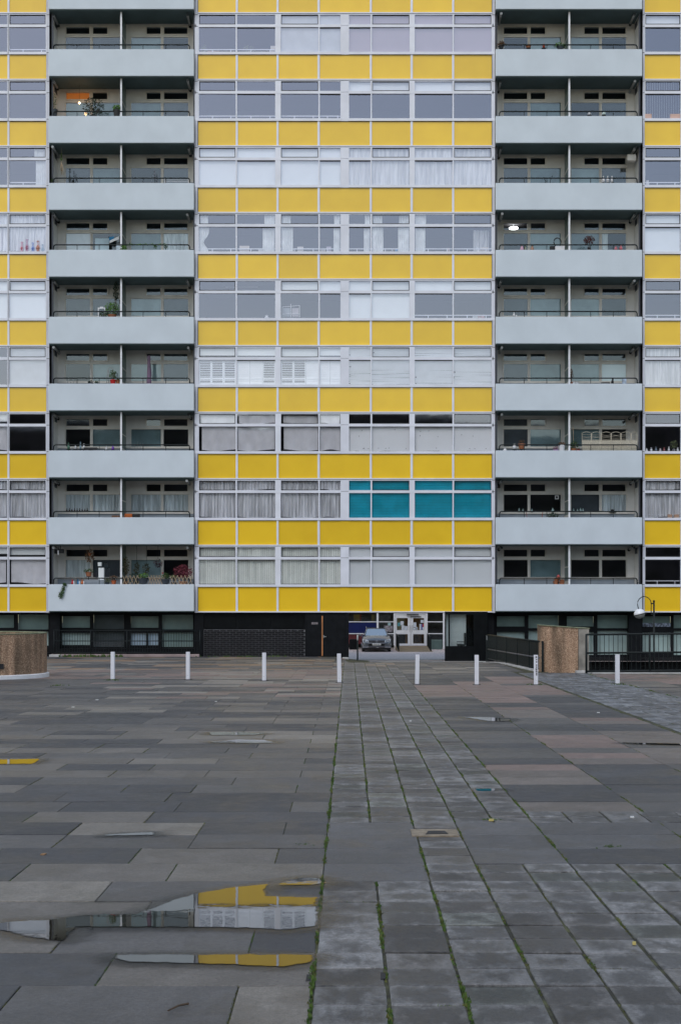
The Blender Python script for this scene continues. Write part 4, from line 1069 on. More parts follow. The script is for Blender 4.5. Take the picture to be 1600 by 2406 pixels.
# cabin
def cab(y,hw,z): return [(cx-hw,DC+y,cz0+z),(cx+hw,DC+y,cz0+z)]
c0=cab(1.30,.72,1.0); c1=cab(2.05,.58,1.41); c2=cab(2.9,.60,1.46); c3=cab(4.1,.58,1.40); c4=cab(4.6,.66,1.0); s0=cab(1.5,.82,.97); s4=cab(4.5,.8,.97)
b=MB(); b.quad(c1[0],c1[1],c2[1],c2[0]); b.quad(c2[0],c2[1],c3[1],c3[0]); b.quad(c3[0],c3[1],c4[1],c4[0])
for sgn in (0,1):
    P=[s0[sgn],c1[sgn],c2[sgn],c3[sgn],s4[sgn]]
    n=len(b.v); b.v+=P; b.f.append(tuple(range(n,n+5)) if sgn==0 else tuple(range(n,n+5))[::-1])
b.tube([c0[0],c1[0]],.045,6); b.tube([c0[1],c1[1]],.045,6); b.tube([c1[0],c1[1]],.03,6)
b.tube([c1[0],c2[0],c3[0]],.035,6); b.tube([c1[1],c2[1],c3[1]],.035,6)
b.build('roof',M['carpaint'],car,True)
MB().quad(c0[0],c0[1],c1[1],c1[0]).build('windscreen',M['carglass'],car)
b=MB()
for sg in (-1,1): b.tube([(cx+sg*.60,DC+2.2,cz0+1.47),(cx+sg*.62,DC+2.35,cz0+1.52),(cx+sg*.61,DC+4.0,cz0+1.47)],.02,6)
b.build('roof_rails',M['chrome'],car)
b=MB(); b.box(cx-.52,cx+.52,DC-.075,DC-.03,cz0+.60,cz0+.72); b.build('grille',M['carblack'],car,bevel=.02)
b=MB()
for q in (.615,.645,.675,.705): b.box(cx-.50,cx+.50,DC-.085,DC-.076,cz0+q,cz0+q+.008)
b.build('grille_bars',M['chrome'],car)
for sg in (-1,1):
    hl=MB(); P=[(.50,.60),(.86,.66),(.88,.76),(.80,.80),(.50,.73)]
    hl.v=[(cx+sg*p[0],DC-.08+max(0,p[0]-.5)*.55,cz0+p[1]) for p in P]+[(cx+sg*p[0],DC+.25,cz0+p[1]) for p in P]
    hl.f=[tuple(range(5)) if sg<0 else tuple(range(5))[::-1]]+[(i,(i+1)%5,5+(i+1)%5,5+i) for i in range(5)]
    h_=hl.build('headlight',M['headl'],car)
    q=MB()
    for (lx,lz) in ((.60,.675),(.74,.70)): q.lathe((cx+sg*lx,DC-.05+(lx-.5)*.5,cz0+lz),[(.035,-.035),(.035,.035)],10)
    q.build('lamp_unit',M['carblack'],h_)
    fg=MB(); fg.box(min(cx+sg*.52,cx+sg*.88),max(cx+sg*.52,cx+sg*.88),DC-.06,DC+.1,cz0+.27,cz0+.33); fg.build('fog_trim',M['chrome'],car,bevel=.01)
    mi=MB(); mi.box(min(cx+sg*.93,cx+sg*1.08),max(cx+sg*.93,cx+sg*1.08),DC+1.35,DC+1.5,cz0+.95,cz0+1.08); mi.build('wing_mirror',M['carpaint'],car,bevel=.03)
b=MB(); b.box(cx-.86,cx+.86,DC-.05,DC+.12,cz0+.16,cz0+.27); b.box(cx-.5,cx+.5,DC-.065,DC+.1,cz0+.36,cz0+.56); b.build('lower_intake',M['carblack'],car,bevel=.02)
b=MB(); b.box(cx-.88,cx+.88,DC-.055,DC-.03,cz0+.345,cz0+.362); b.tube([(cx-.86,DC+.12,cz0+.60),(cx-.5,DC-.06,cz0+.56),(cx-.2,DC-.09,cz0+.545),(cx+.2,DC-.09,cz0+.545),(cx+.5,DC-.06,cz0+.56),(cx+.86,DC+.12,cz0+.60)],.012,5); b.build('bumper_trim',M['chrome'],car)
pl=MB().box(cx-.26,cx+.26,DC-.10,DC-.085,cz0+.42,cz0+.535).build('number_plate',M['plate'],car)
tx=bpy.data.curves.new('plate_text','FONT'); tx.body='MM69 KSO'; tx.size=.092; tx.align_x='CENTER'; tx.align_y='CENTER'; tx.extrude=.001
tt=bpy.data.objects.new('tmp',tx); C.objects.link(tt); bpy.context.view_layer.update(); tm=bpy.data.meshes.new_from_object(tt); bpy.data.objects.remove(tt); tm.materials.clear(); tm.materials.append(M['carblack']); to=bpy.data.objects.new('plate_lettering',tm); C.objects.link(to); to.parent=pl
to.rotation_euler=(R(90),0,0); to.location=(cx,DC-.103,cz0+.478); to.matrix_parent_inverse=Matrix.Translation((0,0,0))
# round badge
b=MB()
for i in range(16):
    a0,a1=i*math.pi/8,(i+1)*math.pi/8
    b.quad(*[(cx+r_*math.cos(a),DC-.10,cz0+.675+r_*math.sin(a)) for r_,a in ((.058,a0),(.072,a0),(.072,a1),(.058,a1))])
for (xa,za,xb,zb) in ((-.03,.05,0,.005),(.03,.05,0,.005),(-.05,.02,-.022,-.045),(-.022,-.045,0,-.005),(0,-.005,.022,-.045),(.022,-.045,.05,.02)):
    b.tube([(cx+xa,DC-.10,cz0+.675+za),(cx+xb,DC-.10,cz0+.675+zb)],.006,4)
b.build('badge',M['chrome'],car)
for (yy) in (.85,3.75):
    for sg in (-1,1):
        w=MB(); w.tube([(cx+sg*.70,DC+yy,cz0+.32),(cx+sg*.90,DC+yy,cz0+.32)],.32,20); wh=w.build('wheel',M['tyre'],car,False)
        MB().tube([(cx+sg*.90,DC+yy,cz0+.32),(cx+sg*.915,DC+yy,cz0+.32)],.21,14).build('rim',M['chrome'],wh)

# ------------------------------------------------------------------ sunken area, ramp railing, concrete walls, right railing
M['pit']=mat('sunken_concrete',(.10,.10,.10),.85,var=.3,scale=2)
tag(sheet('sunken_path',[4.8,10,16,25,60],[41.7,50,58.2],lambda x,y:EYE-3.05,M['pit']),kind='structure')
b=MB(); b.box(7.15,60,41.76,41.95,EYE-3.05,gz(8,41.8)+.03); tag(b.build('retaining_wall',M['white_kerb']),'low pale kerb wall under the right railing','wall')
conc=None
def exposed():
    m=bpy.data.materials.new('exposed_aggregate_concrete'); n,l=nodes(m); b=n['Principled BSDF']; tc=n.new('ShaderNodeTexCoord')
    vo=n.new('ShaderNodeTexVoronoi'); vo.inputs['Scale'].default_value=55; l.new(tc.outputs['Object'],vo.inputs['Vector'])
    nz=n.new('ShaderNodeTexNoise'); nz.inputs['Scale'].default_value=1.3; nz.inputs['Detail'].default_value=8; mp=n.new('ShaderNodeMapping'); mp.inputs['Scale'].default_value=(3.5,3.5,.5); l.new(tc.outputs['Object'],mp.inputs[0]); l.new(mp.outputs[0],nz.inputs['Vector'])
    rp=n.new('ShaderNodeValToRGB'); e=rp.color_ramp.elements; e[0].color=(.13,.090,.062,1); e[1].color=(.48,.39,.30,1); e[0].position=0; e[1].position=1
    q=rp.color_ramp.elements.new(.55); q.color=(.24,.170,.118,1)
    l.new(vo.outputs['Color'],rp.inputs[0])
    mx=n.new('ShaderNodeMix'); mx.data_type='RGBA'; mx.blend_type='MULTIPLY'; mx.inputs[0].default_value=1; r2=n.new('ShaderNodeValToRGB'); r2.color_ramp.elements[0].color=(.62,.56,.50,1); r2.color_ramp.elements[1].color=(1.75,1.52,1.38,1); r2.color_ramp.elements[0].position=.32; r2.color_ramp.elements[1].position=.7
    l.new(nz.outputs['Fac'],r2.inputs[0]); l.new(rp.outputs[0],mx.inputs[6]); l.new(r2.outputs[0],mx.inputs[7]); l.new(mx.outputs[2],b.inputs['Base Color'])
    bp=n.new('ShaderNodeBump'); bp.inputs['Strength'].default_value=.6; bp.inputs['Distance'].default_value=.012; l.new(vo.outputs['Distance'],bp.inputs['Height']); l.new(bp.outputs[0],b.inputs['Normal']); b.inputs['Roughness'].default_value=.85
    return m
M['agg']=exposed(); M['smoothc']=mat('smooth_concrete_painted_lit',(.27,.25,.22),.85,var=.35,scale=3,bump=.3); M['coping']=mat('mossy_coping',(.22,.24,.15),.85,var=.3,scale=6)
cw=empty('concrete_wall',(6.4,42.9,gz(6.4,43))); tag(cw,'short brown exposed aggregate wall at the end of the ramp railing','wall')
A=(5.82,43.1);B=(6.83,42.35);Cc=(6.835,43.2);E=(5.82,43.9)
zt=[Z(1469.5,43.1),Z(1476,42.35),Z(1476,42.35),Z(1469.5,43.1)]
MB().prism([A,B,Cc,E],[gz(6,43)-.6]*4,zt).build('wall_face',M['agg'],cw)
MB().prism([(6.84,42.34),(7.13,42.2),(7.13,43.2),(6.84,43.2)],[gz(6,43)-.6]*4,[Z(1476,42.35),Z(1477,42.2),Z(1477,42.2),Z(1476,42.35)]).build('end_face',M['smoothc'],cw,bevel=.01)  # separate paler colour puts the light on this end into the paint
MB().prism([(5.80,43.07),(6.84,42.31),(7.15,42.17),(7.15,43.22),(6.84,43.25),(5.80,43.93)],[z_+.002 for z_ in (zt[0],zt[1],zt[1]-.012,zt[1]-.012,zt[1],zt[0])],[z_+.022 for z_ in (zt[0],zt[1],zt[1]-.012,zt[1]-.012,zt[1],zt[0])]).build('coping',M['coping'],cw)
MB().prism([(6.74,42.1),(7.25,42.0),(7.25,42.3),(6.74,42.36)],gz(7,42.1)-.03,gz(7,42.1)+.07).build('foot_block',M['white_kerb'],cw,bevel=.02)
railing('railing','black pedestrian railing with thin bars right of the brown wall beneath the street lamp',(7.0,41.9,gz(7,41.9)),(12.6,41.9,gz(7,41.9)+.05),1.16,[1.145,.60,.06],42,14,.028,.009)
# ramp railing seen end on
rr=empty('ramp_railing',(5.6,48,gz(5.6,48))); tag(rr,'long black barred railing running back along the sunken ramp','railing')
pA=Vector((5.30,54.2,Z(1552.5,54.2))); pB=Vector((5.86,43.0,Z(1578,43.0)))
hA=.98;hB=.90
for f_ in (1.0,.45,.08):
    MB().tube([pA+Vector((0,0,hA*f_)),pB+Vector((0,0,hB*f_))],.03 if f_>.2 else .02,8).build('rail',M['rail'] if f_!=.45 else mat('worn_grey_rail',(.10,.10,.11),.5,var=.3),rr,True)
n=110
for i in range(n+1):
    q=pA.lerp(pB,i/n); h=hA+(hB-hA)*i/n
    pst=(i%22==0)
    o=MB().box(-.03 if pst else -.012,.03 if pst else .012,-.03 if pst else -.028,.03 if pst else .028,-.08 if pst else .08*h,h*1.02 if pst else h*.99).build('post' if pst else 'baluster',M['rail'],rr); o.location=q
k_=MB(); 
for (y0,y1) in ((54.3,51.8),(51.6,49.3),(49.0,46.8),(46.6,43.6)):
    f0=(54.2-y0)/11.2; f1=(54.2-y1)/11.2; xa=5.24+.56*f0; xb=5.24+.56*f1
    k_.prism([(xb-.13,y1),(xb+.1,y1),(xa+.1,y0),(xa-.13,y0)],[gz(5.4,y1)-.3]*2+[gz(5.4,y0)-.3]*2,[gz(5.4,y1)+.03]*2+[gz(5.4,y0)+.03]*2)
tag(k_.build('ramp_kerb',M['white_kerb'],None,bevel=.01),kind='structure')
MB_=MB(); MB_.lathe((X(1159.5,54),54.0,Z(1515,54)),[(.03,-.03),(.035,0),(.02,.035)],8)
MB_.build('yellow_knob',mat('yellow_plastic',(.6,.38,.03),.5),rr)
gp=empty('gate_post',(X(1143,54.5),54.5,gz(4,54.5))); tag(gp,'black gate post beside the glazed booth where the ramp railing starts','post')
MB().box(X(1141,54.5),X(1147,54.5),54.45,54.55,gz(4,54.5)-.1,Z(1492,54.5)).build('shaft',M['rail'],gp,bevel=.01); MB().box(X(1142.5,54.44),X(1145.5,54.44),54.43,54.448,Z(1504,54.4),Z(1493.5,54.4)).build('plate',M['tube'],gp)

# ------------------------------------------------------------------ street lamp
DL=42.5
lp=empty('street_lamp',(X(1535,DL),DL,EYE-3.05)); tag(lp,'black street lamp with hooked arm and white topped globe behind the right railing','street lamp')
b=MB(); b.tube([(X(1535.5,DL),DL,EYE-3.05),(X(1535.3,DL),DL,Z(1412,DL))],.026,10); b.lathe((X(1535.3,DL),DL,Z(1414,DL)),[(.032,0),(.032,.04),(.02,.05)],10); b.build('pole',M['rail'],lp,True)
pts=[(1528.8,1443),(1528.8,1418),(1527.5,1411),(1523,1405.5),(1517,1402.3),(1511.5,1401.6),(1505.5,1403.5),(1500.5,1408),(1497.3,1414),(1496.8,1420),(1498,1426),(1499.5,1431)]
b=MB(); b.tube([(X(u,DL),DL,Z(v,DL)) for u,v in pts],.0125,8); b.box(X(1528.8,DL),X(1535,DL),DL-.015,DL+.015,Z(1419.5,DL),Z(1416.5,DL)); b.box(X(1528.8,DL),X(1535,DL),DL-.015,DL+.015,Z(1445,DL),Z(1442,DL)); b.build('arm',M['rail'],lp,True)
gc=Vector((X(1501.7,DL),DL,Z(1442.2,DL))); rad=13.2*DL/F; tilt=Matrix.Rotation(R(-14),4,'Y')
def hemi(z0,z1,r_,m_,name,n=22):
    b=MB(); pr=[]
    for i in range(n+1):
        z=z0+(z1-z0)*i/n; pr.append((math.sqrt(max(0,r_*r_-z*z))+.0005,z*.88))
    b.lathe((0,0,0),pr,24); b.v=[tuple(gc+(tilt@Vector(p))) for p in b.v]; return b.build(name,m_,lp,True)
M['lampwhite']=mat('white_lamp_shell',(.85,.86,.88),.3,var=.02); M['lamplens']=mat('frosted_lens',(.30,.31,.30),.15,var=.2,scale=4)
hemi(0.0,rad*.995,rad,M['lampwhite'],'lamp_shell'); hemi(-rad*.99,-rad*.14,rad*.96,M['lamplens'],'lens')
b=MB(); b.lathe((0,0,0),[(rad*.97,-.024),(rad*1.04,-.020),(rad*1.04,-.004),(rad*.9,-.001)],24); b.v=[tuple(gc+(tilt@Vector(p))) for p in b.v]; b.build('rim_band',M['gasket_and_shade'],lp,True)

# ------------------------------------------------------------------ round concrete planter at left
pc=(-10.26,39.6); pr_=1.80; zg=gz(-9,39)
dr=empty('round_concrete_tub',(pc[0],pc[1],zg)); tag(dr,'large round brown aggregate concrete tub with white base at the left edge','planter')
def ring(r0,r1,z0,z1,n=64):
    b=MB(); b.lathe((pc[0],pc[1],0),[(r0,z0),(r0,z1),(r1,z1),(r1,z0)],n); b.f=b.f[:-2]; return b
ztop=Z(1489,38.6); b=MB()
b.lathe((pc[0],pc[1],0),[(pr_,zg+.12),(pr_,ztop),(pr_-.16,ztop),(pr_-.16,ztop-.35),(.05,ztop-.34)],72); b.build('tub_wall',M['agg'],dr,False)
b=MB(); b.lathe((pc[0],pc[1],0),[(pr_+.06,zg-.06),(pr_+.07,zg+.10),(pr_-.02,zg+.125)],72); b.build('white_base',M['white'],dr,False)
b=MB(); b.lathe((pc[0],pc[1],0),[(pr_+.012,ztop-.012),(pr_+.012,ztop+.012),(pr_-.17,ztop+.012),(pr_-.17,ztop-.02)],72); b.f=b.f[:-2]; b.build('rim',M['coping'],dr)
a=R(-62); vx=Vector((pc[0]+math.cos(a)*pr_,pc[1]+math.sin(a)*pr_,zg+.36)); 
b=MB(); b.box(-.17,.17,-.03,.02,-.07,.07); o=b.build('vent_slot',M['gasket_and_shade'],dr); o.location=vx; o.rotation_euler=(0,0,a+R(90))

# ------------------------------------------------------------------ bollards
rbz=random.Random(4)
BOL=[(265.8,1532.5,1597,'leftmost white bollard, beside the round concrete tub',0),(442.3,1532.5,1597,'second white bollard from the left, before the left railing',0),(621,1535,1600,'third white bollard from the left, before the black brick wall',0),
     (797.5,1538.8,1604,'white bollard at the left edge of the mossy path',1.0),(979.5,1543,1608,'slightly leaning white bollard just right of the mossy path',-1.0),(1119.5,1545,1609,'white bollard in front of the black glazed booth',.1),
     (1258.5,1544,1609,'white bollard with black marks at the left end of the brown wall',.3),(1449.5,1542,1607,'rightmost white bollard, before the right railing',0)]
M['bol']=mat('chipped_white_bollard_paint',(.74,.74,.79),.5,var=.05,scale=8); M['bmark']=mat('black_marks',(.03,.03,.035),.6)
M['bol2']=mat('scuffed_white_paint',(.10,.10,.11),.6,var=.1,scale=11,col2=(.74,.74,.79),thr=(.29,.335))
proto=None
for i,(u,vt,vb,lab,ln) in enumerate(BOL):
    x,y=GP(u,vb)
    if proto is None:
        o=empty('bollard',(0,0,0)); s1=MB().box(-.05,.05,-.05,.05,.012,.745).build('post',M['bol2'],o,bevel=.006); s2=MB().box(-.10,.10,-.10,.10,-.02,.012).build('base_plate',M['bmark'],o,bevel=.004); proto=(o,s1,s2)
    else:
        o=proto[0].copy(); C.objects.link(o)
        for s in proto[1:]:
            c=s.copy(); C.objects.link(c); c.parent=o
    o.location=(x,y,gz(x,y)); o.rotation_euler=(R(rbz.uniform(-.6,.6)),R(-ln*1.0),R(rbz.uniform(-4,4))); tag(o,lab,'bollard','white bollards across the square')
    if 'black marks' in lab:
        q=MB(); 
        for zz in (.70,.64,.58,.50,.45,.40,.35,.30,.26): q.box(-.005+rbz.uniform(-.01,.01),.03,-.053,-.0505,zz-.025,zz+.01)
        c=q.build('sticker_marks',M['bmark']); c.parent=o

# ------------------------------------------------------------------ things on the balconies
LF={}
def leafmat(n,c1,c2): 
    if n not in LF: LF[n]=mat(n,c1,.6,var=.3,scale=25,col2=c2,thr=(.3,.7))
    return LF[n]
GREEN=('green_leaves',(.03,.075,.02),(.08,.16,.04)); BRIGHT=('bright_leaves',(.05,.14,.02),(.12,.26,.04)); DARKL=('dark_leaves',(.012,.03,.016),(.03,.06,.03)); REDL=('red_leaves',(.12,.018,.03),(.30,.06,.09)); BRNL=('brown_leaves',(.10,.05,.025),(.18,.10,.05)); PALEL=('pale_leaves',(.10,.13,.06),(.2,.24,.1))
TERRA=mat('terracotta',(.35,.13,.06),.7,var=.2); BPOT=mat('black_pot',(.012,.013,.016),.4); REDP=mat('red_pot',(.50,.015,.015),.4); WPOT=mat('white_pot',(.72,.72,.74),.4); PURP=mat('purple_cloth',(.17,.11,.17),.8,var=.3); GPOT=mat('slate_planter',(.04,.05,.065),.5); STEM=mat('stem',(.08,.05,.03),.8)
BLUEC=mat('blue_cloth',(.05,.28,.55),.8); PINKC=mat('pink_cloth',(.6,.35,.45),.8); BEIGE=mat('beige_straw',(.50,.38,.25),.8,var=.3,scale=20); WICK=mat('wicker',(.55,.50,.40),.7,var=.2,scale=20); ORP=mat('orange_plastic',(.60,.14,.02),.5)
ri=random.Random(77)
def S(D): return D/F
def flr(k): return pb(k)+.17
def stand(t,x,y,z,k):
    if z-flr(k)>.05 and y<58.3:
        b=MB(); b.tube([(x,y,flr(k)),(x,y,z-.001)],.02,6); b.lathe((x,y,z-.022),[(.09,0),(.09,.02)],10); b.lathe((x,y,flr(k)),[(.11,0),(.10,.03)],10); b.build('stand',M['rail'],t)
def plant(k,u,vpb,pw,ph,potm,fu,fv0,fv1,lf,label,D=57.55,n=260,ls=.06,cat='potted plant',pot=True):
    """pot base pixel vpb, pot width and height in px, foliage width fu, rows fv0..fv1"""
    x=X(u,D); z=Z(vpb,D); s=S(D)
    t=empty('potted_plant',(x,D,flr(k))); tag(t,label,cat,'plants on the balconies')
    if pot:
        stand(t,x,D,z,k); r=pw*s/2
        MB().lathe((x,D,z),[(r*.72,0),(r*.95,ph*s*.85),(r*1.05,ph*s*.86),(r*1.05,ph*s),(r*.85,ph*s),(r*.8,ph*s*.9)],14).build('pot',potm,t,False)
    zt=Z(fv0,D); zb_=Z(fv1,D); c=(x,D,(zt+zb_)/2)
    b=MB(); b.leaves(c,(fu*s/2,min(.22,fu*s/2),(zt-zb_)/2),n,ls,ri,shell=.1); b.build('foliage',leafmat(*lf),t)
    b=MB()
    for _ in range(4): b.tube([(x+ri.uniform(-.02,.02),D,z if pot else zt),(x+ri.uniform(-.3,.3)*fu*s,D+ri.uniform(-.05,.05),c[2]+ri.uniform(0,.3)*(zt-zb_))],.007,4)
    b.build('stem',STEM,t); return t
def hang(k,u,v0,v1,w,lf,label,D=57.6,n=160,ls=.06,potm=None):
    x=X(u,D); t=empty('hanging_plant',(x,D,Z(v1,D))); tag(t,label,'hanging plant','plants on the balconies')
    b=MB(); zc=pb(k-1); b.tube([(x,D,zc),(x,D,Z(v0,D))],.006,4); b.build('cord',M['rail'],t)
    if potm: MB().lathe((x,D,Z((v0+v1)/2,D)),[(.05,0),(.08,.1),(.08,.12)],10).build('pot',potm,t)
    b=MB(); b.leaves((x,D,Z((v0+v1)/2,D)),(w*S(D)/2,.12,(v1-v0)*S(D)/2),n,ls,ri,shell=.05); b.build('foliage',leafmat(*lf),t); return t
def bottle(k,u,v0,v1,w,m_,label,D=57.5,cat='bottle',name='bottle'):
    x=X(u,D); z=Z(v1,D); h=(v1-v0)*S(D); r=w*S(D)/2; t=empty(name,(x,D,flr(k))); tag(t,label,cat); stand(t,x,D,z,k)
    MB().lathe((x,D,z),[(r,0),(r,h*.55),(r*.4,h*.75),(r*.4,h*.92),(r*.5,h*.93),(r*.5,h)],12).build('vessel',m_,t,True)
def thingbox(name,cat,label,k,u0,u1,v0,v1,m_,D=57.6,d=.2,group=None):
    x=(X(u0,D)+X(u1,D))/2; t=empty(name,(x,D,flr(k))); tag(t,label,cat,group); z=Z(v1,D)
    b=MB(); b.box(X(u0,D),X(u1,D),D,D+d,z,Z(v0,D)); b.build('body',m_,t,bevel=.01); stand(t,x,D+d/2,z,k); return t
# left stack
bb=empty('pendant_lamp',(X(187.4,57.8),57.8,Z(242,57.8))); tag(bb,'small warm glowing lamp bulb hanging on the second left balcony','lamp')
MB().lathe((X(187.4,57.8),57.8,Z(242,57.8)),[(.01,-.035),(.035,-.02),(.04,0),(.03,.025),(.01,.04)],10).build('bulb',emis('warm_bulb',(1,.55,.22),14),bb,True)
MB().tube([(X(187.4,57.8),57.8,Z(241,57.8)),(X(187.4,57.8),57.8,pb(0))],.004,4).build('cord',M['rail'],bb)
ld=bpy.data.lights.new('bulb_light','POINT'); ld.energy=1.6; ld.color=(1,.5,.18); ld.shadow_soft_size=.05; lo=bpy.data.objects.new('bulb_light',ld); C.objects.link(lo); lo.location=(X(187.4,57.8),57.8,Z(238,57.8)); lo.parent=bb; lo.matrix_parent_inverse=Matrix.Translation(bb.location).inverted()
hang(1,129,216,256,9,PALEL,'thin pale climbing plant at the left end of the second left balcony',57.55,90,.05)
plant(1,129,272,15,14,GPOT,14,254,262,GREEN,'dark glazed pot on the rail at the left end of the second left balcony',57.4,40,.05)
plant(1,220,285,18,12,BPOT,52,228,274,DARKL,'tall dark bush beside the glowing lamp on the second left balcony',57.75,420,.07)
plant(1,275,274,17,15,BPOT,22,247,260,BRIGHT,'black hanging pot with bright spiky leaves by the white divider, second left balcony',57.35,110,.09)
t=empty('bulb_string',(X(145,57.6),57.6,Z(410,57.6))); tag(t,'bunch of dried beige roots hanging in the third left balcony','hanging decoration')
b=MB()
for i in range(9): 
    x=X(145,57.6)+ri.uniform(-.06,.06); b.tube([(X(145,57.6),57.6,Z(380,57.6)),(x,57.6,Z(392,57.6)),(x+ri.uniform(-.04,.04),57.6,Z(ri.uniform(400,412),57.6))],.011,5)
b.tube([(X(145,57.6),57.6,Z(380,57.6)),(X(145,57.6),57.6,pb(1))],.005,4); b.build('roots',BEIGE,t,True)
b=MB(); b.leaves((X(145,57.6),57.6,Z(368,57.6)),(.03,.03,.16),30,.07,ri,shell=.05); b.build('shoots',leafmat(*BRIGHT),t)
t=empty('broom',(X(173,58.2),58.2,flr(2))); tag(t,'black broom propped upside down on the third left balcony','broom')
MB().tube([(X(173,58.2),58.2,flr(2)),(X(174,58.2),58.3,Z(400,58.2))],.014,6).build('handle',M['rail'],t); MB().lathe((X(173,58.2),58.2,Z(430,58.2)),[(.07,0),(.06,.07),(.02,.14)],8).build('brush',M['rail'],t)
plant(2,124,440,12,8,GPOT,10,420,431,GREEN,'small green plant in the left corner of the third left balcony',57.45,60,.05)
def airer(k,u0,u1,v0,v1,label,D=57.9):
    t=empty('clothes_airer',((X(u0,D)+X(u1,D))/2,D,flr(k))); tag(t,label,'clothes airer'); b=MB(); z0,z1=Z(v1,D),Z(v0,D)
    for q in range(4): z=z0+(z1-z0)*q/3; b.tube([(X(u0,D),D,z),(X(u1,D),D,z)],.009,5)
    for u in (u0,u1): b.tube([(X(u,D),D,flr(k)),(X(u,D),D,z1)],.010,5); b.tube([(X(u,D),D+.3,flr(k)),(X(u,D),D,z1)],.010,5)
    b.build('frame',M['white'],t)
    return t
airer(2,388,443,419,431,'white clothes airer on the right of the third left balcony')
t=empty('ornament_tree',(X(364,58.2),58.2,flr(2))); tag(t,'small tree of hanging ornaments on the third left balcony','ornament')
b=MB(); b.tube([(X(364,58.2),58.2,flr(2)),(X(364,58.2),58.2,Z(400,58.2))],.01,5); b.build('stem',M['rail'],t); b=MB()
for i in range(16): zz=Z(402+i*1.6,58.2); w=.01+.011*i*.7; b.lathe((X(364,58.2)+ri.uniform(-w,w),58.15,zz),[(.004,0),(.016,.014),(.004,.028)],6)
b.build('ornaments',mat('ornament_glass',(.35,.30,.36),.3,var=.5,scale=30),t)
thingbox('board','board','pale blue board leaning in the fourth left balcony',3,224,257,560,592,mat('pale_blue_board',(.42,.55,.62),.6),58.15,.03)
t=empty('towel',(X(268,58.2),58.2,flr(3))); tag(t,'blue and white towels draped on the fourth left balcony','towels')
MB().quad((X(256,58.2),58.2,Z(569,58.2)),(X(268,58.2),58.15,Z(563,58.2)),(X(270,58.2),58.15,Z(556,58.2)),(X(257,58.2),58.2,Z(557,58.2))).build('blue_towel',BLUEC,t); MB().quad((X(259,58.2),58.15,Z(572,58.2)),(X(281,58.2),58.12,Z(563,58.2)),(X(281,58.2),58.12,Z(556,58.2)),(X(259,58.2),58.15,Z(566,58.2))).build('white_towel',M['paper'],t); MB().tube([(X(256,58.2),58.21,flr(3)),(X(256,58.2),58.21,Z(556,58.2)),(X(282,58.2),58.21,Z(556,58.2)),(X(282,58.2),58.21,flr(3))],.01,5).build('rack',M['rail'],t)
thingbox('plastic_tub','tub','white and blue plastic tub beside the divider of the fourth left balcony',3,274,287,573,590,mat('white_blue_plastic',(.55,.66,.75),.5,var=.3,scale=8),57.45,.2)
t=empty('ivy',(X(340,57.28),57.28,Z(580,57.28))); tag(t,'string of green ivy wound along the rail of the fourth left balcony','plant','plants on the balconies')
b=MB(); b.leaves((X(291,57.2),57.2,Z(583,57.2)),(.14,.08,.13),120,.06,ri,shell=0)
for uu in [300+q*8 for q in range(12)]: b.leaves((X(uu,57.28),57.28,Z(574+ri.uniform(-1,3),57.28)),(.09,.05,.04),14,.045,ri,shell=0)
b.leaves((X(365,57.4),57.4,Z(580,57.4)),(.10,.06,.10),45,.05,ri,shell=0); b.leaves((X(389,57.4),57.4,Z(579,57.4)),(.10,.06,.10),40,.05,ri,shell=0); b.build('leaves',leafmat(*BRIGHT),t)
b=MB(); b.tube([(X(288,57.28),57.28,Z(575,57.28)),(X(395,57.28),57.28,Z(575,57.28))],.006,4); b.build('vine',STEM,t)
plant(4,273,770,16,14,TERRA,14,660,708,DARKL,'tall dark climber reaching the ceiling of the fifth left balcony',57.75,170,.07)
plant(4,264,748,20,8,TERRA,38,709,741,BRIGHT,'big bright green bush in a terracotta pot on the fifth left balcony',57.5,520,.055)
plant(4,244,752,14,8,GPOT,28,731,748,GREEN,'low dark green bush left of the bright bush on the fifth left balcony',57.6,180,.05)
t=empty('picture_frame',(X(239,57.9),57.9,flr(4))); tag(t,'white ornamental frame standing on the fifth left balcony','frame'); b=MB(); 
for (a_,c_,v0,v1) in ((231,233.5,723,748),(246,248,723,748),(233.5,246,723,725.5),(236,244,721,723)): b.pbox(a_,c_,v0,v1,57.9,.03)
b.box(X(231,57.9),X(232.5,57.9),57.87,57.9,flr(4),Z(748,57.9)); b.box(X(246.5,57.9),X(248,57.9),57.87,57.9,flr(4),Z(748,57.9)); b.build('frame',M['white'],t)
def ladder(k,u0,u1,v0,label,D=57.9):
    t=empty('stepladder',(X((u0+u1)/2,D),D,flr(k))); tag(t,label,'stepladder'); z1=Z(v0,D); z0=flr(k); b=MB()
    xa,xb=X(u0,D),X(u1,D); b.tube([(xa-.12,D-.1,z0),(xa+.02,D,z1-.05),(xa+.07,D,z1),(xb-.05,D,z1),(xb,D,z1-.05),(xb+.1,D-.1,z0)],.014,6); b.tube([(xa,D+.35,z0),(xa+.05,D,z1-.1)],.012,6); b.tube([(xb,D+.35,z0),(xb-.03,D,z1-.1)],.012,6); b.build('frame',M['tube'],t,True)
    for q in (.75,.5,.28): zz=z0+(z1-z0)*q; MB().box(xa-.02,xb+.02,D-.09,D+.02,zz-.01,zz+.01).build('tread',M['tube'],t)
ladder(5,253,266,864,'grey aluminium stepladder behind the red pot on the sixth left balcony')
plant(5,266,902,14.5,9.5,REDP,18,869,893,GREEN,'leafy plant in a bright red pot on the sixth left balcony',57.4,240,.05)
plant(5,277.5,902,10,9,TERRA,8,889,894,GREEN,'little terracotta pot by the divider of the sixth left balcony',57.45,30,.04)
t=empty('folded_parasol',(X(351,57.7),57.7,flr(5))); tag(t,'folded purple grey parasol standing on the sixth left balcony','parasol')
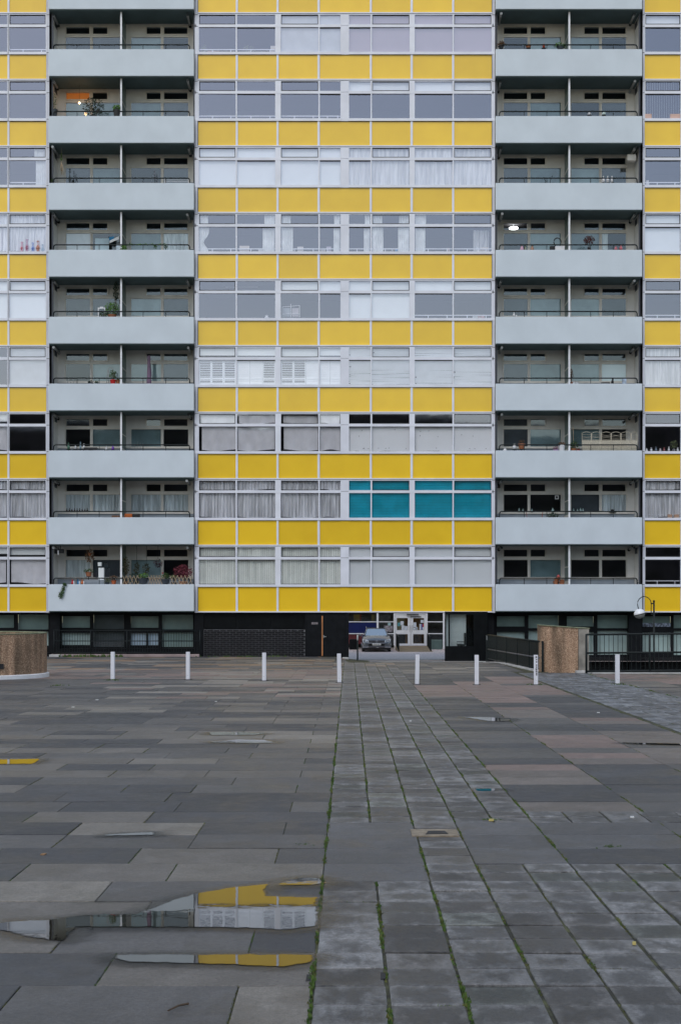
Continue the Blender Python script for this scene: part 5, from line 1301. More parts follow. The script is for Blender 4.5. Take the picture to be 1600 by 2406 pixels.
b=MB(); b.lathe((X(351,57.7),57.7,Z(905,57.7)),[(.085,-.6),(.10,0),(.09,.5),(.06,1.0),(.075,1.15),(.01,1.22)],12); 
b.v=[(v_[0]+.012*math.sin(v_[2]*7+i),v_[1],v_[2]) for i,v_ in enumerate(b.v)]; b.build('canopy',PURP,t,True); MB().tube([(X(351,57.7),57.7,flr(5)),(X(351,57.7),57.7,Z(834,57.7))],.018,6).build('pole',M['rail'],t)
plant(5,214,905,10,6,GPOT,14,893,902,DARKL,'small dark plants lined behind the rail of the sixth left balcony',57.5,60,.05); plant(5,228,905,8,6,GPOT,10,894,902,GREEN,'tiny spindly plant left of the stepladder on the sixth left balcony',57.5,30,.05)
t=empty('bicycle_wheel',(X(167,58.1),58.1,flr(5)));
b=MB(); pts=[(X(167,58.1)+.13*math.cos(a*.524),58.1,Z(897,58.1)+.13*math.sin(a*.524)) for a in range(13)]; b.tube(pts,.012,6,cap=False); b.tube([(X(167,58.1),58.1,flr(5)),(X(167,58.1),58.1,Z(897,58.1))],.012,5); b.build('ring',M['tube'],t); tag(t,'round metal ring stand at the left of the sixth left balcony','stand')
for i,(uu,hh,m_,w_) in enumerate(((162,16,mat('green_bottle',(.10,.22,.15),.2),6),(178,12,WPOT,4),(190,18,mat('clear_blue_bottle',(.30,.42,.50),.2),4.5),(198,14,WPOT,4))):
    bottle(6,uu,1056-hh,1056,w_,m_,['green bottle at the left end of the seventh left balcony','short white bottle next to the green bottle, seventh left balcony','tall pale blue bottle on the seventh left balcony','slim white bottle by the black bag, seventh left balcony'][i],57.9)
t=thingbox('bag','bag','flat black bag lying on the rail of the seventh left balcony',6,197,229,1051,1056.5,M['gasket_and_shade'],57.35,.15)
bottle(6,266,1046,1058,6,mat('purple_bottle',(.20,.06,.45),.4),'purple bottle near the divider of the seventh left balcony',57.5); bottle(6,251,1048,1058,5,WPOT,'small white jar left of the purple bottle, seventh left balcony',57.5,'jar','jar')
t=empty('wire_rack',(X(323,57.8),57.8,flr(6))); tag(t,'thin wire rack on the right half of the seventh left balcony','rack'); b=MB()
for uu in range(307,341,6): b.tube([(X(uu,57.8),57.8,flr(6)),(X(uu+ri.uniform(-3,3),57.8),57.8,Z(1040+ri.uniform(-3,4),57.8))],.006,4)
b.tube([(X(306,57.8),57.8,Z(1046,57.8)),(X(340,57.8),57.8,Z(1046,57.8))],.006,4); b.build('wires',M['tube'],t)
thingbox('toolbox','box','orange box left of the divider side on the eighth left balcony',7,293,311,1207,1217,ORP,57.5,.2); thingbox('toolbox','box','dark box beside the orange one on the eighth left balcony',7,312,328,1207,1217,M['gasket_and_shade'],57.5,.2); thingbox('tray','tray','brown tray at the divider of the eighth left balcony',7,263,281,1211,1217,BRN and mat('brown_tray',(.20,.10,.06),.6),57.5,.2)
t=empty('bottle_rack',(X(183,58.3),58.3,flr(7))); tag(t,'row of dark little bottles on the window sill of the eighth left balcony','bottle rack'); b=MB()
for uu in range(158,211,6): b.lathe((X(uu,58.42),58.42,EYE+22.47-SP*7+.02),[(.03,0),(.035,.05),(.012,.09),(.012,ri.uniform(.11,.17))],7)
b.build('bottles',mat('brown_glass',(.05,.025,.015),.2),t,True)
# ground-most left balcony: the garden
k=8
t=thingbox('floodlight','floodlight','black floodlight in the top left corner of the lowest left balcony',8,137,150,1290,1300,M['gasket_and_shade'],57.6,.12)
for c_ in list(t.children):
    if c_.name.startswith('stand'): bpy.data.objects.remove(c_)
MB().tube([(X(143,57.66),57.66,Z(1291,57.66)),(X(143,57.66),57.66,pb(7))],.015,6).build('bracket',M['rail'],t)
MB().box(X(136.5,57.56),X(139,57.56),57.55,57.58,Z(1304,57.56),Z(1293,57.56)).build('lamp_glass',M['white'],t)
hang(8,212,1290,1322,24,BRNL,'reddish brown hanging plant on the left half of the lowest left balcony',57.7,170,.07,TERRA)
plant(8,209,1354,15,10,TERRA,26,1335,1348,GREEN,'plant in an orange terracotta pot by the window, lowest left balcony',57.8,130,.05)
t=empty('floor_lamp',(X(236,57.7),57.7,flr(8))); tag(t,'white appliance with a small white box above it on the lowest left balcony','appliance'); MB().box(X(232,57.7),X(245,57.7),57.7,57.9,flr(8),Z(1334,57.7)).build('cabinet',M['blind'],t,bevel=.01); MB().box(X(230.5,57.7),X(239,57.7),57.7,57.85,Z(1330,57.7),Z(1321,57.7)).build('box',M['blind'],t,bevel=.01); MB().tube([(X(235,57.75),57.75,Z(1334,57.75)),(X(235,57.75),57.75,Z(1330,57.75))],.02,6).build('stem',M['rail'],t)
for i,(uu,m_,la) in enumerate(((171,REDP,'red figure among the rail toys, lowest left balcony'),(184,BLUEC,'blue figure in the middle of the rail toys, lowest left balcony'),(194,ORP,'orange figure right of the blue one, lowest left balcony'))):
    t=empty('rail_toy',(X(uu,57.35),57.35,Z(1372,57.35))); tag(t,la,'toy','toys on the rail'); b=MB(); b.lathe((X(uu,57.35),57.35,Z(1373,57.35)),[(.045,0),(.05,.08),(.02,.12),(.03,.15),(.03,.18),(.01,.2)],8); b.build('figure',m_,t,True); MB().lathe((X(uu+3.5,57.35),57.35,Z(1373,57.35)),[(.025,0),(.025,.12),(.01,.14)],8).build('side_piece',WPOT,t)
    MB().tube([(X(uu,57.35),57.35,flr(8)),(X(uu,57.35),57.35,Z(1373,57.35))],.01,5).build('stand',M['rail'],t)
plant(8,268,1374,12,10,mat('orange_pot',(.50,.12,.04),.6),22,1352,1365,BRNL,'orange pot with rusty leaves left of the divider, lowest left balcony',57.45,110,.05)
plant(8,253,1376,10,8,GPOT,20,1358,1370,PALEL,'yellowish small plant left of the orange pot, lowest left balcony',57.5,90,.05)
plant(8,296,1376,12,10,TERRA,17,1306,1352,('rust_green_leaves',(.10,.09,.03),(.16,.14,.05)),'tall rusty green climber right of the divider on the lowest left balcony',57.8,240,.06)
plant(8,320,1376,14,8,GPOT,36,1346,1372,DARKL,'low fern behind the trellis on the lowest left balcony',57.6,220,.06)
for (uu,w_,la) in ((322,16,'left one of the pair of brown trailing plants hanging above the trellis'),(345,20,'right one of the pair of brown trailing plants hanging above the trellis')): hang(8,uu,1320,1352,w_,('olive_leaves',(.04,.05,.02),(.10,.09,.04)),la,58.0,150,.06)
hang(8,372,1314,1334,24,('dark_purple_leaves',(.03,.02,.03),(.09,.05,.07)),'dark purple hanging plant before the black window, lowest left balcony',57.7,120,.06)
plant(8,337,1371.5,23,12,GPOT,24,1346,1360,('flower_leaves',(.06,.18,.03),(.16,.30,.06)),'slate planter of light green flowers hooked over the trellis',57.33,190,.045)
plant(8,389,1371.5,22,11,GPOT,22,1346,1361,GREEN,'slate planter with dark green plant and one red flower on the trellis',57.33,190,.045)
b=MB(); b.leaves((X(382.5,57.15),57.15,Z(1346,57.15)),(.03,.03,.03),12,.04,ri,shell=0); tag(b.build('red_flower',REDP),'single red flower above the dark green planter','flower')
plant(8,410,1378,14,10,GPOT,18,1349,1363,PALEL,'yellow green round plant left of the red maple, lowest left balcony',57.5,120,.045)
t=plant(8,431,1378,20,12,TERRA,50,1326,1360,REDL,'large deep red maple bush at the right end of the lowest left balcony',57.5,620,.055)
t=empty('trellis',(X(370,57.24),57.24,Z(1374,57.24))); tag(t,'expanding zigzag wooden trellis along the rail of the lowest left balcony','trellis'); DTt=57.27
for (ua,ub) in ((289,325),(349,380),(400,452)):
    uu=ua
    while uu<ub:
        for (a0,a1) in ((uu,uu+8.5),(uu+8.5,uu)):
            MB().tube([(X(a0,DTt),DTt+(.008 if a0<a1 else -.008),Z(1374,DTt)),(X(a1,DTt),DTt+(.008 if a0<a1 else -.008),Z(1352,DTt))],.0105,4).build('slat',BEIGE,t)
        uu+=8.8 if ua!=349 else 6.2
t=empty('trailing_plant',(X(147,57.05),57.05,Z(1388,57.05))); tag(t,'green plant trailing over the parapet of the lowest left balcony','plant','plants on the balconies')
b=MB()
for (uu,vv,r1,r2) in ((153,1374,.09,.08),(150,1383,.08,.10),(146,1392,.11,.13),(144,1400,.11,.11)): b.leaves((X(uu,57.06),57.04,Z(vv,57.06)),(r1,.05,r2),95,.045,ri,shell=0)
b.build('leaves',leafmat(*GREEN),t); b=MB(); b.tube([(X(154,57.25),57.25,Z(1372,57.2)),(X(152,57.06),57.07,Z(1373,57.06)),(X(144,57.06),57.07,Z(1404,57.06))],.008,5); b.build('stem',STEM,t)
thingbox('trough','trough','long blue grey trough behind the rail on the left half of the lowest left balcony',8,199,246,1362,1378,M['bluegrey'],57.5,.2)
# right stack
plant(0,1177,114,12,6,GPOT,20,97,113,BRNL,'dry grassy plant at the left end of the top right balcony',57.4,120,.07)
plant(0,1241,113,13,7,TERRA,10,104,108,GREEN,'terracotta bowl on the top right balcony rail',57.4,30,.04)
bottle(0,1277,103,113,6,mat('red_orange_toy',(.55,.08,.03),.5),'red orange figurine in the middle of the top right balcony',57.4,'figurine','figurine')
plant(0,1316,116,18,8,GPOT,34,101,113,BRIGHT,'spreading bright green plant by the divider of the top right balcony',57.4,260,.05)
bottle(1,1384,264,271,9,WPOT,'small white pot on the second right balcony, left of the pale one',57.6,'pot','pot'); bottle(1,1418,262,271,9,mat('pale_green_pot',(.55,.66,.62),.5),'pale green pot on the right half of the second right balcony',57.6,'pot','pot')
t=empty('folding_chair',(X(1287,57.7),57.7,flr(2))); tag(t,'dark curved handles of a chair on the third right balcony','chair'); b=MB(); b.tube([(X(1282,57.7),57.7,flr(2)),(X(1281,57.7),57.7,Z(426,57.7)),(X(1276.5,57.7),57.7,Z(416,57.7))],.014,6); b.tube([(X(1291,57.7),57.7,flr(2)),(X(1292,57.7),57.7,Z(424,57.7)),(X(1297,57.7),57.7,Z(413,57.7))],.014,6); b.build('frame',M['rail'],t,True); MB().box(X(1281,57.7),X(1292,57.7),57.6,57.9,flr(2)+.42,flr(2)+.46).build('seat',M['rail'],t)
for i,uu in enumerate((1417,1427,1437)): bottle(2,uu,414,430,7,WPOT,['left of the three white pump bottles on the third right balcony','middle one of the three white pump bottles on the third right balcony','right of the three white pump bottles on the third right balcony'][i],57.5)
t=empty('wall_unit',(X(1483,57.7),57.7,Z(377,57.7))); tag(t,'cream boxy unit under the ceiling of the third right balcony','wall unit'); MB().box(X(1473,57.7),X(1494,57.7),57.7,58.0,Z(377,57.7),Z(362,57.7)).build('body',M['creamframe'],t,bevel=.02); MB().tube([(X(1484,57.8),57.8,Z(362,57.8)),(X(1490,57.8),57.8,Z(345,57.8))],.03,8).build('bracket',M['tube'],t)
for (uu,w_,m_,la) in ((1226,9,PINKC,'pink cloth hanging over the rail, fourth right balcony'),(1234,6,mat('olive_cloth',(.25,.28,.2),.8),'olive cloth beside the pink one, fourth right balcony'),(1250,9,mat('brown_cloth',(.35,.2,.14),.8),'brown peaked cloth on the rail, fourth right balcony')):
    t=empty('cloth',(X(uu,57.35),57.35,Z(590,57.35))); tag(t,la,'cloth'); b=MB(); b.lathe((X(uu,57.35),57.35,Z(592,57.35)),[(w_*.0105,0),(w_*.007,.15),(w_*.002,.27),(.003,.31)],9); b.v=[(v_[0]+.01*math.sin(i*2.1),v_[1],v_[2]) for i,v_ in enumerate(b.v)]; b.build('fabric',m_,t,True)
t=empty('exercise_ring',(X(1309,57.7),57.7,flr(3))); tag(t,'black ring shaped exercise machine top on the fourth right balcony','exercise machine'); b=MB(); b.tube([(X(1309,57.7)+.15*math.cos(a*.45-.9),57.7,Z(569,57.7)+.17*math.sin(a*.45-.9)) for a in range(12)],.022,8); b.tube([(X(1304,57.7),57.7,flr(3)),(X(1304,57.7),57.7,Z(577,57.7))],.03,6); b.build('ring',M['gasket_and_shade'],t,True); MB().box(X(1291,57.7),X(1303,57.7),57.6,57.8,Z(590,57.7),Z(579,57.7)).build('console',M['gasket_and_shade'],t,bevel=.02)
thingbox('storage_box','box','white box under the black ring on the fourth right balcony',3,1304,1326,578,590,M['white'],57.5,.15)
plant(3,1383,590,8,8,BPOT,28,554,575,('dark_red_leaves',(.05,.012,.012),(.12,.03,.03)),'round dark red potted bush on the fourth right balcony',57.6,260,.055)
b=MB(); 
for i,(uu,la) in enumerate(((1446,'left'),(1458,'right'))): bottle(3,uu,579-i*2,588,7,mat('pink_red_can',(.6,.15,.18),.5),la+' one of two pinkish red cans on the fourth right balcony',57.6,'can','can')
bottle(4,1207,733,746,5,WPOT,'tall white bottle at the left of the fifth right balcony',57.6); bottle(4,1213,739,746,4,WPOT,'short white jar by the tall bottle, fifth right balcony',57.6,'jar','jar')
plant(5,1342,906,8,8,TERRA,9,866,892,BRNL,'thin orange brown plant right of the divider of the sixth right balcony',57.5,80,.05)
for i,(uu,v0,w_,m_,la) in enumerate(((1347,895,8,WPOT,'small white pot by the orange plant, sixth right balcony'),(1355,896,7,WPOT,'second small white pot, sixth right balcony'),(1438,889,6,M['gasket_and_shade'],'upright black bottle on the sixth right balcony'))): bottle(5,uu,v0,904,w_,m_,la,57.5,'pot' if i<2 else 'bottle','pot' if i<2 else 'bottle')
thingbox('bag','bag','black bag on the right of the sixth right balcony',5,1412,1432,898,904,M['gasket_and_shade'],57.45,.15); thingbox('bag','bag','white and blue carrier bag at the right end of the sixth right balcony',5,1462,1471,889,904,mat('white_blue_bag',(.5,.6,.75),.6,var=.3,scale=9),57.5,.12)
bottle(6,1208,1043,1056,10,WPOT,'white rounded pot at the left of the seventh right balcony',57.8,'pot','pot')
plant(6,1225,1055,17,12,TERRA,14,1033,1041,BRNL,'wide terracotta pot with cactus on the seventh right balcony',57.75,60,.05)
plant(6,1319,1062,16,16,WPOT,20,1039,1046,BRNL,'white pot of brown dry flowers by the divider, seventh right balcony',57.4,140,.045)
plant(6,1305,1064,12,7,mat('lilac_pot',(.55,.35,.6),.6),13,1048,1057,('pink_flowers',(.2,.08,.15),(.45,.2,.35)),'lilac pot of pink flowers left of the white pot, seventh right balcony',57.4,80,.04)
t=empty('bamboo_cane',(X(1347,57.5),57.5,flr(6))); tag(t,'thin bamboo canes standing right of the divider, seventh right balcony','cane'); b=MB(); b.tube([(X(1348,57.5),57.5,flr(6)),(X(1345.5,57.5),57.5,Z(1000,57.5))],.009,5); b.tube([(X(1349,57.5),57.5,flr(6)),(X(1351,57.5),57.5,Z(1040,57.5))],.008,5); b.build('canes',BEIGE,t)
plant(6,1347,1062,14,8,TERRA,22,1036,1055,GREEN,'green plant in orange pot at the bamboo cane, seventh right balcony',57.45,150,.06); plant(6,1358,1063,9,6,mat('red_small_pot',(.4,.06,.05),.6),8,1052,1057,BRNL,'tiny red pot next to the wicker screen, seventh right balcony',57.4,20,.04)
bottle(6,1186,1052,1062,9,WPOT,'white teddy like ornament at the far left of the seventh right balcony',57.4,'ornament','ornament')
# wicker screen
DS=57.45; t=empty('wicker_screen',(X(1430,DS),DS,flr(6))); tag(t,'white wicker folding screen with six arched panels on the seventh right balcony','screen')
us=[1366,1389,1412,1435,1458,1482,1496]
for i in range(6):
    a,c=X(us[i],DS),X(us[i+1],DS); z1=Z(1018,DS); z0=flr(6); w=c-a; b=MB(); o_=.04*(i%2)
    b.tube([(a+.01,DS,z0),(a+.01,DS,z1)]+[(a+w*q,DS,z1+.055*math.sin(q*3.1416)) for q in (.2,.4,.6,.8)]+[(c-.01,DS,z1),(c-.01,DS,z0)],.011,5)
    for q in range(1,4):
        zz=z1-.065*q; b.tube([(a+.01,DS,zz),(a+w*.5,DS,zz+.03*math.sin(q*2.2+i)),(c-.01,DS,zz)],.006,4)
    zz=z1-.27; b.tube([(a,DS,zz),(c,DS,zz)],.009,4); fr_=b.build('screen_panel',WICK,t)
    b=MB(); zz=z1-.29; n=0
    while zz>z0+.1: b.box(a+.02,c-.02,DS-.006+.004*(n%2),DS+.006+.004*(n%2),zz-.022,zz-.002); zz-=.024; n+=1
    b.build('woven_infill',WICK,fr_)
plant(7,1298,1222,14,6,BPOT,32,1205,1217,DARKL,'dark round bush in the middle of the eighth right balcony',57.4,220,.05)
b=MB(); t=empty('vent_box',(X(1168,58.3),58.3,Z(1146,58.3))); tag(t,'brown vent box in the top left corner of the eighth right balcony','vent'); MB().box(X(1163,58.3),X(1175,58.3),58.3,58.49,Z(1146,58.3),Z(1138,58.3)).build('body',mat('brown_vent',(.06,.045,.035),.6),t)
t=empty('garden_canes',(X(1255,57.6),57.6,flr(7))); tag(t,'crossed red and beige canes left of the dark bush, eighth right balcony','canes'); b=MB(); b.tube([(X(1243,57.6),57.6,flr(7)),(X(1236,57.6),57.6,Z(1203,57.6))],.01,5); b.tube([(X(1268,57.6),57.6,flr(7)),(X(1274,57.6),57.6,Z(1203,57.6))],.012,5); b.build('canes',mat('red_cane',(.35,.08,.05),.6),t)
for i,(uu,w_) in enumerate(((1219,4),(1228,3),(1249,4),(1298,7),(1347,4),(1356,4),(1363,5),(1369,4))): bottle(7,uu,1193.5+(i%3),1203.3,w_,mat('pale_glass_bottle',(.35,.48,.48),.2) if i==0 else bpy.data.materials['pale_glass_bottle'],'little pale bottle on the eighth right balcony window sill',58.43)
bi=0
for o in list(C.objects):
    if o.get('label')=='little pale bottle on the eighth right balcony window sill': o['group']='pale bottles on the sill'; o['label']=['leftmost','second','third','fourth','fifth','sixth','seventh','rightmost'][bi]+' little pale bottle along the window sill of the eighth right balcony'; bi+=1
t=empty('hat',(X(1438,58.43),58.43,Z(1205,58.35))); tag(t,'dark broad hat shape on the sill of the eighth right balcony','hat'); MB().lathe((X(1438,58.43),58.43,EYE+22.47-SP*7),[(.15,0),(.15,.015),(.09,.03),(.07,.10),(.03,.12)],14).build('crown',M['gasket_and_shade'],t,True)
t=empty('photo_frame',(X(1307.5,58.42),58.42,Z(1170,58.4))); tag(t,'small white framed square in the window of the eighth right balcony','frame'); b=MB()
for (a_,c_,v0,v1) in ((1303,1305,1164,1173),(1310,1312,1164,1173),(1305,1310,1164,1166),(1305,1310,1171,1173)): b.pbox(a_,c_,v0,v1,58.44,.01)
b.build('frame',M['white'],t)
for i,(uu,vb,w_,h_) in enumerate(((1305,1377,13,12),(1319,1377,14,11),(1307,1368,12,8),(1320,1369,11,7),(1311,1362,10,6))):
    plant(8,uu,vb,w_,h_,TERRA,4,vb-h_-1,vb-h_,GREEN,['lower left pot of the stacked terracotta pots','lower right pot of the stacked terracotta pots','second tier left pot of the stacked terracotta pots','second tier right pot of the stacked terracotta pots','top pot of the stacked terracotta pots'][i]+', lowest right balcony',57.5+.001*i,4,.02)
bottle(8,1311,1350,1357,8,mat('red_blue_ornament',(.45,.08,.07),.5,var=.5,scale=30),'red and blue ornament on top of the stacked terracotta pots','' or 57.5,'ornament','ornament')
# ceiling lamp lit inside a right flat
t=empty('ceiling_light',(X(1206,59.2),59.2,Z(536,59.2))); tag(t,'bright white ceiling lamp lit behind the fanlight of the fourth right balcony','lamp'); MB().lathe((X(1206,59.2),59.2,Z(539,59.2)),[(.10,0),(.19,.03),(.19,.07),(.1,.10)],14).build('diffuser',emis('white_lamp_glow',(1,1,1),5),t,True); MB().tube([(X(1206,59.2),59.2,Z(534,59.2)),(X(1206,59.2),59.2,pb(2))],.012,5).build('rod',M['white'],t)

# things on the sills of the yellow flats
WS=[]
def sill(name,cat,label,k,u0,u1,h,m_,D=57.62,shape='box'):
    v1=rowv(k)+89.0; x=(X(u0,D)+X(u1,D))/2; t=None; z=Z(rowv(k)+89.5)
    b=MB()
    if shape=='box': b.box(X(u0,D),X(u1,D),D,D+.12,z,z+h*S(D))
    elif shape=='vase': r=(u1-u0)*S(D)/2; hh=h*S(D); b.lathe((x,D+.06,z),[(r*.6,0),(r,hh*.35),(r*.5,hh*.7),(r*.7,hh)],10)
    elif shape=='plant': b.lathe((x,D+.06,z),[(.05,0),(.065,.09)],10)
    o=b.build(name,m_,None); tag(o,label,cat,'things on the flat window sills')
    if shape=='plant':
        t=empty('window_plant',(x,D+.06,z)); del o['label']; del o['category']; del o['group']; o.name='pot'; o.parent=t; o.matrix_parent_inverse=Matrix.Translation(t.location).inverted(); tag(t,label,cat,'things on the flat window sills')
        q=MB(); q.leaves((x,D+.06,z+h*S(D)*.6),((u1-u0)*S(D)/2,.08,h*S(D)*.45),70,.08,ri,shell=0); q.build('foliage',leafmat(*PALEL),t)
card=mat('pale_cardboard',(.62,.55,.50),.8,var=.1); cream_=mat('cream_box',(.66,.62,.60),.7); gl=mat('grey_glass_jar',(.35,.38,.42),.2)
sill('window_plant','plant','pale palm like plant in the left corner of the top window row',0,472,488,22,WPOT,shape='plant'); sill('window_plant','plant','pale leafy plant in the second window of the top row',0,572,600,20,WPOT,shape='plant')
sill('box','box','pinkish flat box on the sill of the first top row window',0,488,516,6,mat('pink_box',(.55,.30,.25),.7)); sill('box','box','tall cream box on the sill at the right of the second top row window',0,636,647,18,cream_)
sill('box','box','beige cardboard box on the sill of the second window of the curtained row',3,563,586,16,card); sill('box','box','white square box left of the beige bundle, second curtained window',3,607,617,9,WPOT); sill('box','box','beige bundle under the curtain of the second curtained window',3,618,645,11,cream_)
sill('box','box','cream box with a dark lid in the third curtained window',3,699,713,14,cream_); sill('box','box','cream box at the left of the fourth curtained window',3,753,765,9,cream_); sill('box','box','mauve box beside the curtain of the fourth curtained window',3,767,778,14,mat('mauve_box',(.45,.40,.50),.7))
sill('vase','vase','grey vase on the sill of the sixth curtained window',3,918,925,10,gl,shape='vase'); sill('box','box','blue basket on the sill of the sixth curtained window',3,928,943,8,mat('blue_basket',(.08,.30,.60),.6)); sill('figurine','figurine','red figurine on the sill right of the blue basket',3,952,957,11,mat('red_figure',(.5,.1,.12),.6),shape='vase')
sill('box','box','beige box at the right end of the eighth curtained window',3,1128,1147,12,card); sill('figurine','figurine','pinkish ornament in the seventh curtained window',3,1048,1058,11,mat('pinkish_ornament',(.55,.42,.42),.6),shape='vase')
sill('jug','jug','white jug at the right of the second window, fifth window row',4,621,633,9,WPOT,shape='vase'); sill('box','box','white open tray at the right of the fifth window row',4,1110,1122,7,WPOT); sill('box','box','pink and white bundle at the right end of the fifth window row',4,1123,1138,9,mat('pink_white_bundle',(.65,.40,.42),.8,var=.3,scale=20))
t=empty('window_airer',(X(684),57.75,Z(rowv(4)+89.5))); tag(t,'white wire airer with hanging clothes in the third window, fifth window row','clothes airer'); b=MB()
for (p,q) in (((664,721),(704,718)),((704,718),(704,745)),((664,721),(664,745)),((683.5,714),(683.5,745)),((664,738),(704,738))): b.tube([(X(p[0],57.75),57.75,Z(p[1],57.75)),(X(q[0],57.75),57.75,Z(q[1],57.75))],.012,5)
b.build('frame',M['white'],t); MB().pbox(666,682,724,744,57.78,.01).build('grey_cloth',mat('grey_cloth',(.3,.33,.38),.8),t); MB().pbox(686,702,724,744,57.78,.01).build('rose_cloth',mat('rose_cloth',(.42,.38,.42),.8),t)
for i,(uu,m_,la) in enumerate(((815,0,0),)): pass
sill('birdhouse','ornament','white birdhouse ornament at the left of the fifth window, papered row',6,822,830,22,WPOT,shape='vase'); sill('lamp','ornament','white bulb shaped ornament beside the birdhouse, papered row',6,843,851,9,WPOT,shape='vase')
t=empty('table_lamp',(X(726),57.6,Z(rowv(6)+89.5))); tag(t,'slim candle style lamp before the hung sheet of the third window, papered row','lamp'); z=Z(rowv(6)+89.5); MB().tube([(X(726,57.6),57.6,z),(X(726,57.6),57.6,z+.32)],.012,6).build('stem',M['rail'],t); MB().lathe((X(726,57.6),57.6,z+.32),[(.06,0),(.045,.05)],10).build('shade',WPOT,t); MB().lathe((X(726,57.6),57.6,z),[(.06,0),(.05,.02)],10).build('base',M['rail'],t)
for i,(uu,w_,h_,c_) in enumerate(((52,9,24,(.5,.10,.14)),(64,10,30,(.35,.12,.2)),(78,10,22,(.12,.2,.5)),(90,12,26,(.45,.2,.15)),(101,8,18,(.2,.3,.4)))):
    sill('figurine','ornament',['red plant like ornament at the left of the cluttered left edge window','tall rose ornament second in the cluttered left edge window','blue ornament in the middle of the cluttered left edge window','large reddish ornament right of the blue one, cluttered left edge window','grey blue ornament at the right of the cluttered left edge window'][i],3,uu-w_/2,uu+w_/2,h_,mat('clutter_%d'%i,c_,.6,var=.5,scale=25),57.48,'vase')
for i,(uu,c_) in enumerate(((1519,(.7,.7,.7)),(1530,(.6,.62,.65)),(1541,(.15,.2,.25)),(1551,(.7,.6,.6)),(1560,(.3,.1,.1)),(1571,(.65,.65,.66)),(1583,(.2,.2,.22)),(1592,(.6,.6,.6)))):
    sill('jar','jar',['first','second','third','fourth','fifth','sixth','seventh','eighth'][i]+' jar from the left on the dark right edge window sill',6,uu-3,uu+3,7+i%3*2,mat('jar_%d'%i,c_,.4),57.46,'vase')
sill('window_plant','plant','red flowered plant among the jars in the dark right edge window',6,1574,1592,26,WPOT,57.55,'plant')
for i,(a_,c_) in enumerate(((1514,1530),(1574,1597))): sill('box','box',['peach cardboard box at the left of the vertical blind window, right edge','peach cardboard box at the right of the vertical blind window, right edge'][i],1,a_,c_,11,mat('peach_card_%d'%i,(.62,.42,.36),.8),57.46)
for i,(a_,c_) in enumerate(((1568,1578),(1583,1594))): sill('photo_frame','picture frame',['left of two framed pictures on the sill of the lace window, right edge','right of two framed pictures on the sill of the lace window, right edge'][i],7,a_,c_,8,mat('framed_picture_%d'%i,(.35,.22,.15),.5),57.46)
sill('figurine','ornament','pale horse shaped ornament on the right edge sill of the third window row',2,1516,1526,12,WPOT,57.5,'vase')

# ------------------------------------------------------------------ litter
def gbox(name,cat,label,u,v,w,l,h,m_,rot=0):
    x,y=GP(u,v); b=MB(); b.prism([(-w,-l*.6),(w*.6,-l),(w,l*.7),(-w*.5,l)],-.002,h); o=b.build(name,m_); o.location=(x,y,gz(x,y)+.004); o.rotation_euler=(0,0,rot); tag(o,label,cat); return o
x,y=GP(395,2381); x2,y2=GP(443,2364); b=MB(); b.tube([(x,y,gz(x,y)+.012),((x+x2)/2,(y+y2)/2+.01,gz(x,y)+.016),(x2,y2,gz(x2,y2)+.012)],.004,5,.006); tag(b.build('twig',STEM),'short dark twig lying on the nearest slabs','twig')
yl=mat('yellow_litter',(.55,.45,.15),.7); wl2=mat('white_litter',(.65,.65,.64),.7); br=mat('brown_leaf',(.30,.17,.08),.8)
gbox('leaf','leaf','pale yellow scrap on the small slabs at the far right foreground',1489,2220,.012,.016,.012,yl); gbox('leaf','leaf','brown fallen leaf on the left slabs near the dark slab corner',103,2009,.02,.03,.006,br); gbox('leaf','leaf','yellowish leaf at the end of the small pavers column before the large slabs',1154,1929,.025,.03,.012,yl)
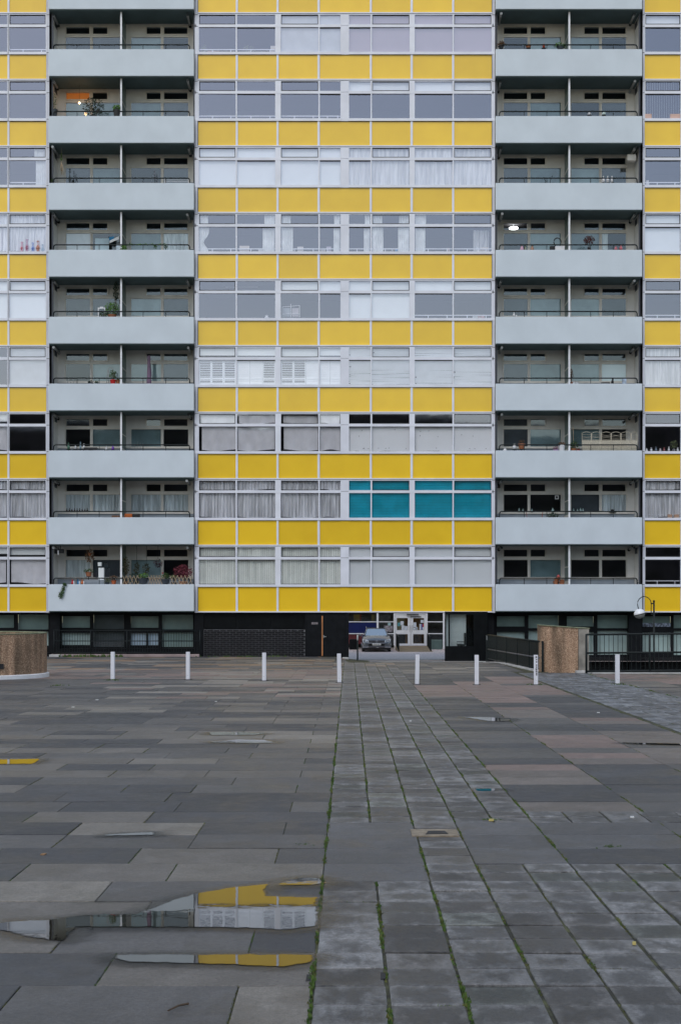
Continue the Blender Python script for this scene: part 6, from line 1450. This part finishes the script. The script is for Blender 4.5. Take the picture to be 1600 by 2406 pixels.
gbox('paper_scrap','litter','white scrap of paper on the pavers right of the path',1484,1922,.02,.03,.01,wl2); gbox('paper_scrap','litter','white fleck on the left slabs level with the third bollard',173,1662,.03,.04,.008,wl2); gbox('paper_scrap','litter','tiny white fleck on the slabs at the far left, below the round tub',229,1645,.03,.04,.008,wl2); gbox('paper_scrap','litter','pale fleck right of the long narrow pale slab on the left side',508,1649,.02,.04,.008,wl2); gbox('paper_scrap','litter','white scrap on the far right slabs between the bollards and the pink slabs',1405,1675,.03,.04,.008,wl2); gbox('paper_scrap','litter','pale pebble on the path beside the bluish film of water',964,1695,.02,.04,.01,wl2)
# broken paver with exposed bedding on the path
x0,y0=GP(968,1967); x1,y1=GP(1072,1953); b=MB(); z=gz(x0,y0)+.006
b.prism([(x0,y0),(x1,y0),(x1,y1+.02),(x0,y1+.02)],z-.03,z+.006); o=b.build('broken_paver',mat('sandy_bedding',(.27,.22,.16),.9,var=.3,scale=15)); tag(o,'broken paver with sandy edge and dark hole on the path','paver')
b=MB(); xa,ya=GP(1000,1964); xb,yb=GP(1050,1957); b.prism([(xa,ya),(xb,ya+.02),(xb-.02,yb+.01),(xa+.03,yb)],z+.004,z+.010); c=b.build('hole',M['gasket_and_shade'],o)
for (u,v) in ((725,2298),(899,2293)):
    x,y=GP(u,v); b=MB(); b.prism([(x-.012,y-.07),(x+.012,y-.06),(x+.013,y+.05),(x-.010,y+.06)],gz(x,y)-.02,gz(x,y)+.003); o=b.build('open_joint',M['gasket_and_shade'],plaza)

# ------------------------------------------------------------------ block across the square, behind the camera
M['opp']=mat('dark_brown_brick',(.06,.05,.047),.8,var=.2,scale=.5)
op=empty('opposite_block',(0,-46,0)); tag(op,'long dark brick block across the square behind the viewer, seen only in reflections','building')
b=MB(); b.box(-70,70,-58,-45,-1,21.5); b.build('wall',M['opp'],op)
b=MB(); b.box(-70.5,70.5,-58.5,-44.6,21.5,22.1); b.build('roof',M['mortar'],op)
for j in range(7):
    b=MB()
    for i in range(28): x=-68+i*5; b.box(x,x+2.6,-44.96,-44.9,1+j*2.9,2.5+j*2.9)
    b.build('window_row',M['blackgloss'],op)
